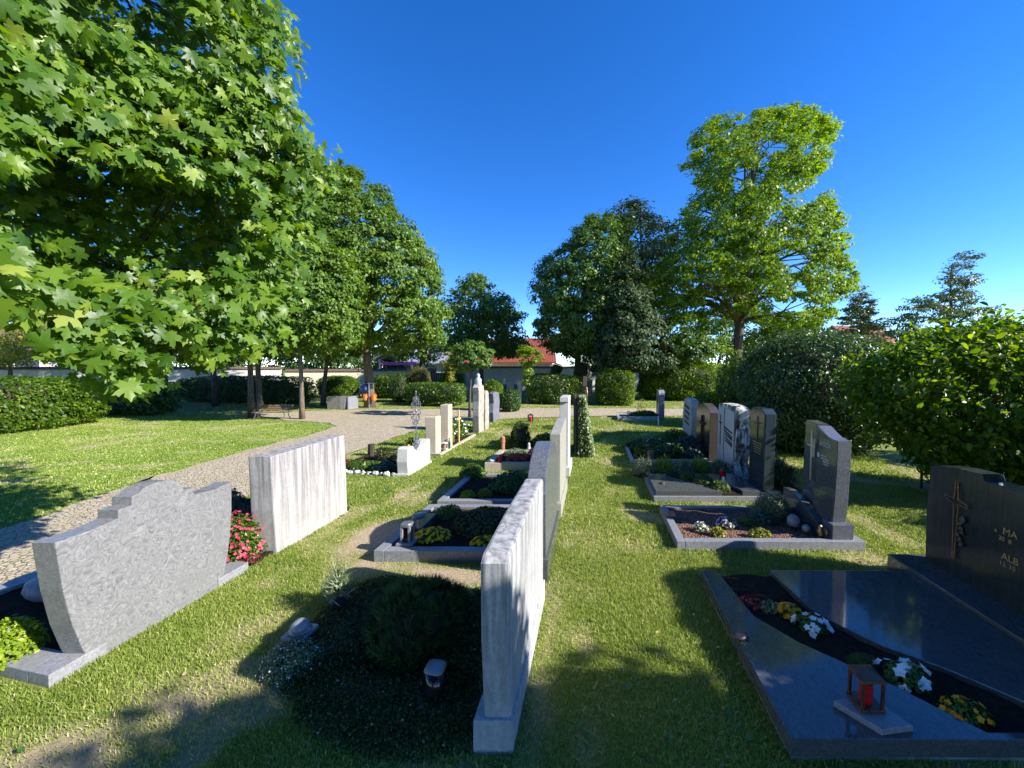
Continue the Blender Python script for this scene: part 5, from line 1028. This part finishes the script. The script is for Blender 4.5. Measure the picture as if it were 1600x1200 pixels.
# C5
bed('overgrown stone-edged bed between the lavender row and the far stones', .9, 2.75, 9.6, 11.2, .06, 'concrete', .08)
for lb, (x, y, r_, lm) in [('left fern-green', (1.3,9.95,(.32,.28,.34),'hedge')), ('middle dark green', (1.9,10.2,(.5,.45,.4),'dark')), ('right dark green', (2.45,10.3,(.4,.55,.5),'blueleaf')), ('far leafy green', (2.3,11.4,(.45,.4,.5),'hedge')), ('far left low dark', (1.5,11.2,(.6,.5,.24),'dark'))]:
    plant('leafy_plant', '%s leafy plant in the overgrown bed' % lb, 'plant', (x,y), r_, 2600, .07, lm, z0=.03, fl=('white_petal', 5, .06) if 'left fern' in lb else None)
plant('white_flower', 'small white blossoms above the overgrown bed', 'flower', (1.6,10.8), (.3,.25,.42), 700, .05, 'dark', z0=.03, fl=('white_petal', 16, .06))
mm_ = mark()
t = stone('brown polished stone with arched top and dark wooden cross', [(10.1,0),(10.05,1.18),(10.3,1.3),(10.7,1.36),(11.1,1.3),(11.3,1.15),(11.3,0)], 2.78, 3.0, 'brownpol', bev=.01)
OB('cross', box(NB(), 2.74, 2.778, 10.65, 10.72, .3, 1.05, .004), M['darkwood'], t); OB('crossbar', box(NB(), 2.74, 2.778, 10.5, 10.649, .82, .89, .003), M['darkwood'], t); OB('crossbar', box(NB(), 2.74, 2.778, 10.721, 10.87, .82, .89, .003), M['darkwood'], t)
t = stone('pale grey stone with slanting dark lettering, beyond the brown stone', [(12.0,0),(11.9,.8),(12.0,1.3),(12.5,1.36),(12.9,1.3),(13.05,.8),(13.0,0)], 2.8, 3.02, 'concrete', bev=.02)
for k, (a, b) in enumerate([(12.75,12.2),(12.7,12.15),(12.75,12.25),(12.7,12.2)]): OB('lettering', prism(NB(), [(a,1.08-.16*k),(b,1.02-.16*k),(b,1.09-.16*k),(a,1.15-.16*k)], 2.79, 2.799, 0), M['darkpaint'], t)
shift(since(mm_), 0, -.33)
t = T('plant_marker', 'thin white plant marker stick beyond the overgrown bed', 'marker', (2.5,15.5,0)); OB('stick', box(NB(), 2.48, 2.52, 15.48, 15.52, 0, .35, .004), M['whitepaint'], t)
# C6
t = stone('grey slim far stone above the white-edged bed', [(17.3,0),(17.25,1.1),(17.5,1.28),(17.95,1.25),(18.0,0)], 2.8, 3.05, 'granite_mid', bev=.02)
OB('lettering', box(NB(), 2.79, 2.799, 17.5, 17.75, .7, .95), M['darkpaint'], t)
bed('white-edged grave bed beside the crossing path', 1.05, 2.8, 17.2, 18.0, .14, 'whitestone', .1)
plant('dark_shrub', 'dark creeping juniper in the white-edged bed', 'plant', (2.2,17.6), (.7,.35,.3), 2500, .07, 'dark', z0=.08)
lantern('small dark lantern on the white-edged bed', (1.55,17.55), .13, .22, .12, 'darkwood', 'whitepaint')
plant('sapling', 'young yellow-green sapling near the far grey stone', 'plant', (2.35,19.4), (.25,.25,.6), 260, .07, 'yellowleaf', z0=.1)

shear(since(mC), 1.1)
# ================= middle distance furniture
BX, BY = G(425, 655); BA = R(14)
t = T('park_bench', 'brown slatted bench with curved iron legs under the left maples', 'bench', (BX,BY,0))
def bw(u, v, z): return (BX+u*math.cos(BA)-v*math.sin(BA), BY+u*math.sin(BA)+v*math.cos(BA), z)
def bbox(u0, u1, v0, v1, z0, z1):
    bm = NB(); box(bm, u0, u1, v0, v1, z0, z1, .004)
    for q in bm.verts: q.co = Vector(bw(*q.co))
    return bm
bm = NB()
for k in range(4):
    b2 = bbox(-.78, .78, -.18+k*.095, -.10+k*.095, .30, .325); me = bpy.data.meshes.new('x'); b2.to_mesh(me); bm.from_mesh(me); b2.free(); bpy.data.meshes.remove(me)
OB('seat', bm, M['wood'], t); bm = NB()
for k in range(3):
    b2 = bbox(-.78, .78, .20+k*.025, .222+k*.025, .37+k*.085, .44+k*.085); me = bpy.data.meshes.new('x'); b2.to_mesh(me); bm.from_mesh(me); b2.free(); bpy.data.meshes.remove(me)
OB('backrest', bm, M['wood'], t)
for u in (-.62, .62):
    bm = NB(); tube(bm, [bw(u,-.34,.0),bw(u,-.24,.05),bw(u,-.16,.16),bw(u,-.17,.295)], .018, 6); OB('leg', bm, M['iron'], t)
    bm = NB(); tube(bm, [bw(u,.34,0),bw(u,.2,.12),bw(u,.17,.29),bw(u,.235,.45),bw(u,.29,.62)], .018, 6); OB('leg', bm, M['iron'], t)
    bm = NB(); tube(bm, [bw(u,-.17,.3),bw(u,-.26,.42),bw(u,-.05,.46),bw(u,.23,.45)], .014, 6); OB('armrest', bm, M['iron'], t)
bx, by = G(535, 638); t = T('stone_bin', 'rough stone compost bin with an open front beyond the slim maple', 'bin', (bx,by,0))
for u0, u1, v0, v1, m in [(-.65,.15,-.4,-.3,'stonewall'),(-.65,-.55,-.29,.5,'stonewall'),(.55,.65,-.4,.5,'granite_mid'),(-.54,.54,.4,.5,'stonewall')]: OB('panel', box(NB(), bx+u0, bx+u1, by+v0, by+v1, -.02, .68, .01), M[m], t)
OB('panel', prism(NB(), [(bx+.16, 0), (bx+.40, 0), (bx+.54, .68), (bx+.16, .68)], 0, .1, 0), M['concrete'], t)
o = [c for c in t.children][-1]
for v in o.data.vertices: v.co = Vector((v.co.y, by-.4+v.co.x, v.co.z))
cx_, cy_ = G(577, 637); t = T('can_stand', 'grey metal stand on which watering cans hang', 'stand', (cx_,cy_,0)); OB('post', lathe(NB(), [(.04,0),(.04,1.42)], (cx_,cy_,0), 10), M['silverm'], t)
for z in (.75, 1.35): OB('arm', box(NB(), cx_-.4, cx_+.4, cy_-.015, cy_+.015, z, z+.03), M['silverm'], t)
def can(label, x, z, m):
    t = T('watering_can', label, 'watering can', (x,cy_,z)); bm = NB(); lathe(bm, [(.13,0),(.14,.05),(.12,.28),(.09,.32)], (x,cy_-.02,z), 14, 3); OB('body', bm, M[m], t)
    bm = NB(); tube(bm, [(x-.1,cy_-.02,z+.05),(x-.22,cy_-.02,z+.18),(x-.3,cy_-.02,z+.3)], [.03,.02,.025], 7); OB('spout', bm, M[m], t)
    bm = NB(); tube(bm, [(x+.1,cy_-.02,z+.1),(x+.2,cy_-.02,z+.25),(x+.1,cy_-.02,z+.38),(x-.05,cy_-.02,z+.31)], .015, 6); OB('handle', bm, M[m], t)
can('orange watering can hanging left on the can stand', cx_-.22, .42, 'orangepl'); can('second orange watering can hanging right on the can stand', cx_+.3, .42, 'orangepl'); can('blue watering can hanging high on the can stand', cx_-.25, 1.0, 'bluepl')
# distant graves by the white wall
for lb, (x, y, w_, h, m) in [('small pale upright stone far behind the carved wooden pillar',(-5.6,26,.5,1.3,'sandstone')),('white narrow far stone left of the central hedge block',(-4.6,24.3,.28,1.5,'whitestone')),('dark low far stone before the white wall',(-6.3,30,1.4,.9,'dkslate')),('pale far stone at the end of the grass aisle',(-.3,31,.5,1.4,'concrete')),('dark small far stone at the end of the grass aisle',(.4,33,.5,1.3,'dkslate')),('grey far stone left of the white narrow one',(-7.2,27,.6,1.2,'granite_mid'))]:
    stone(lb, [(y-.12,0),(y-.12,h*.95),(y,h),(y+.12,h*.95),(y+.12,0)], x-w_/2, x+w_/2, m)
bed('far grave bed with dark plants before the white wall', -6.6, -4.7, 24.6, 26.0, .15, 'sandstone', .1)
plant('dark_shrub', 'low dark plants on the far grave bed by the wall', 'plant', (-5.7,25.2), (.7,.4,.35), 1500, .09, 'dark', z0=.1)
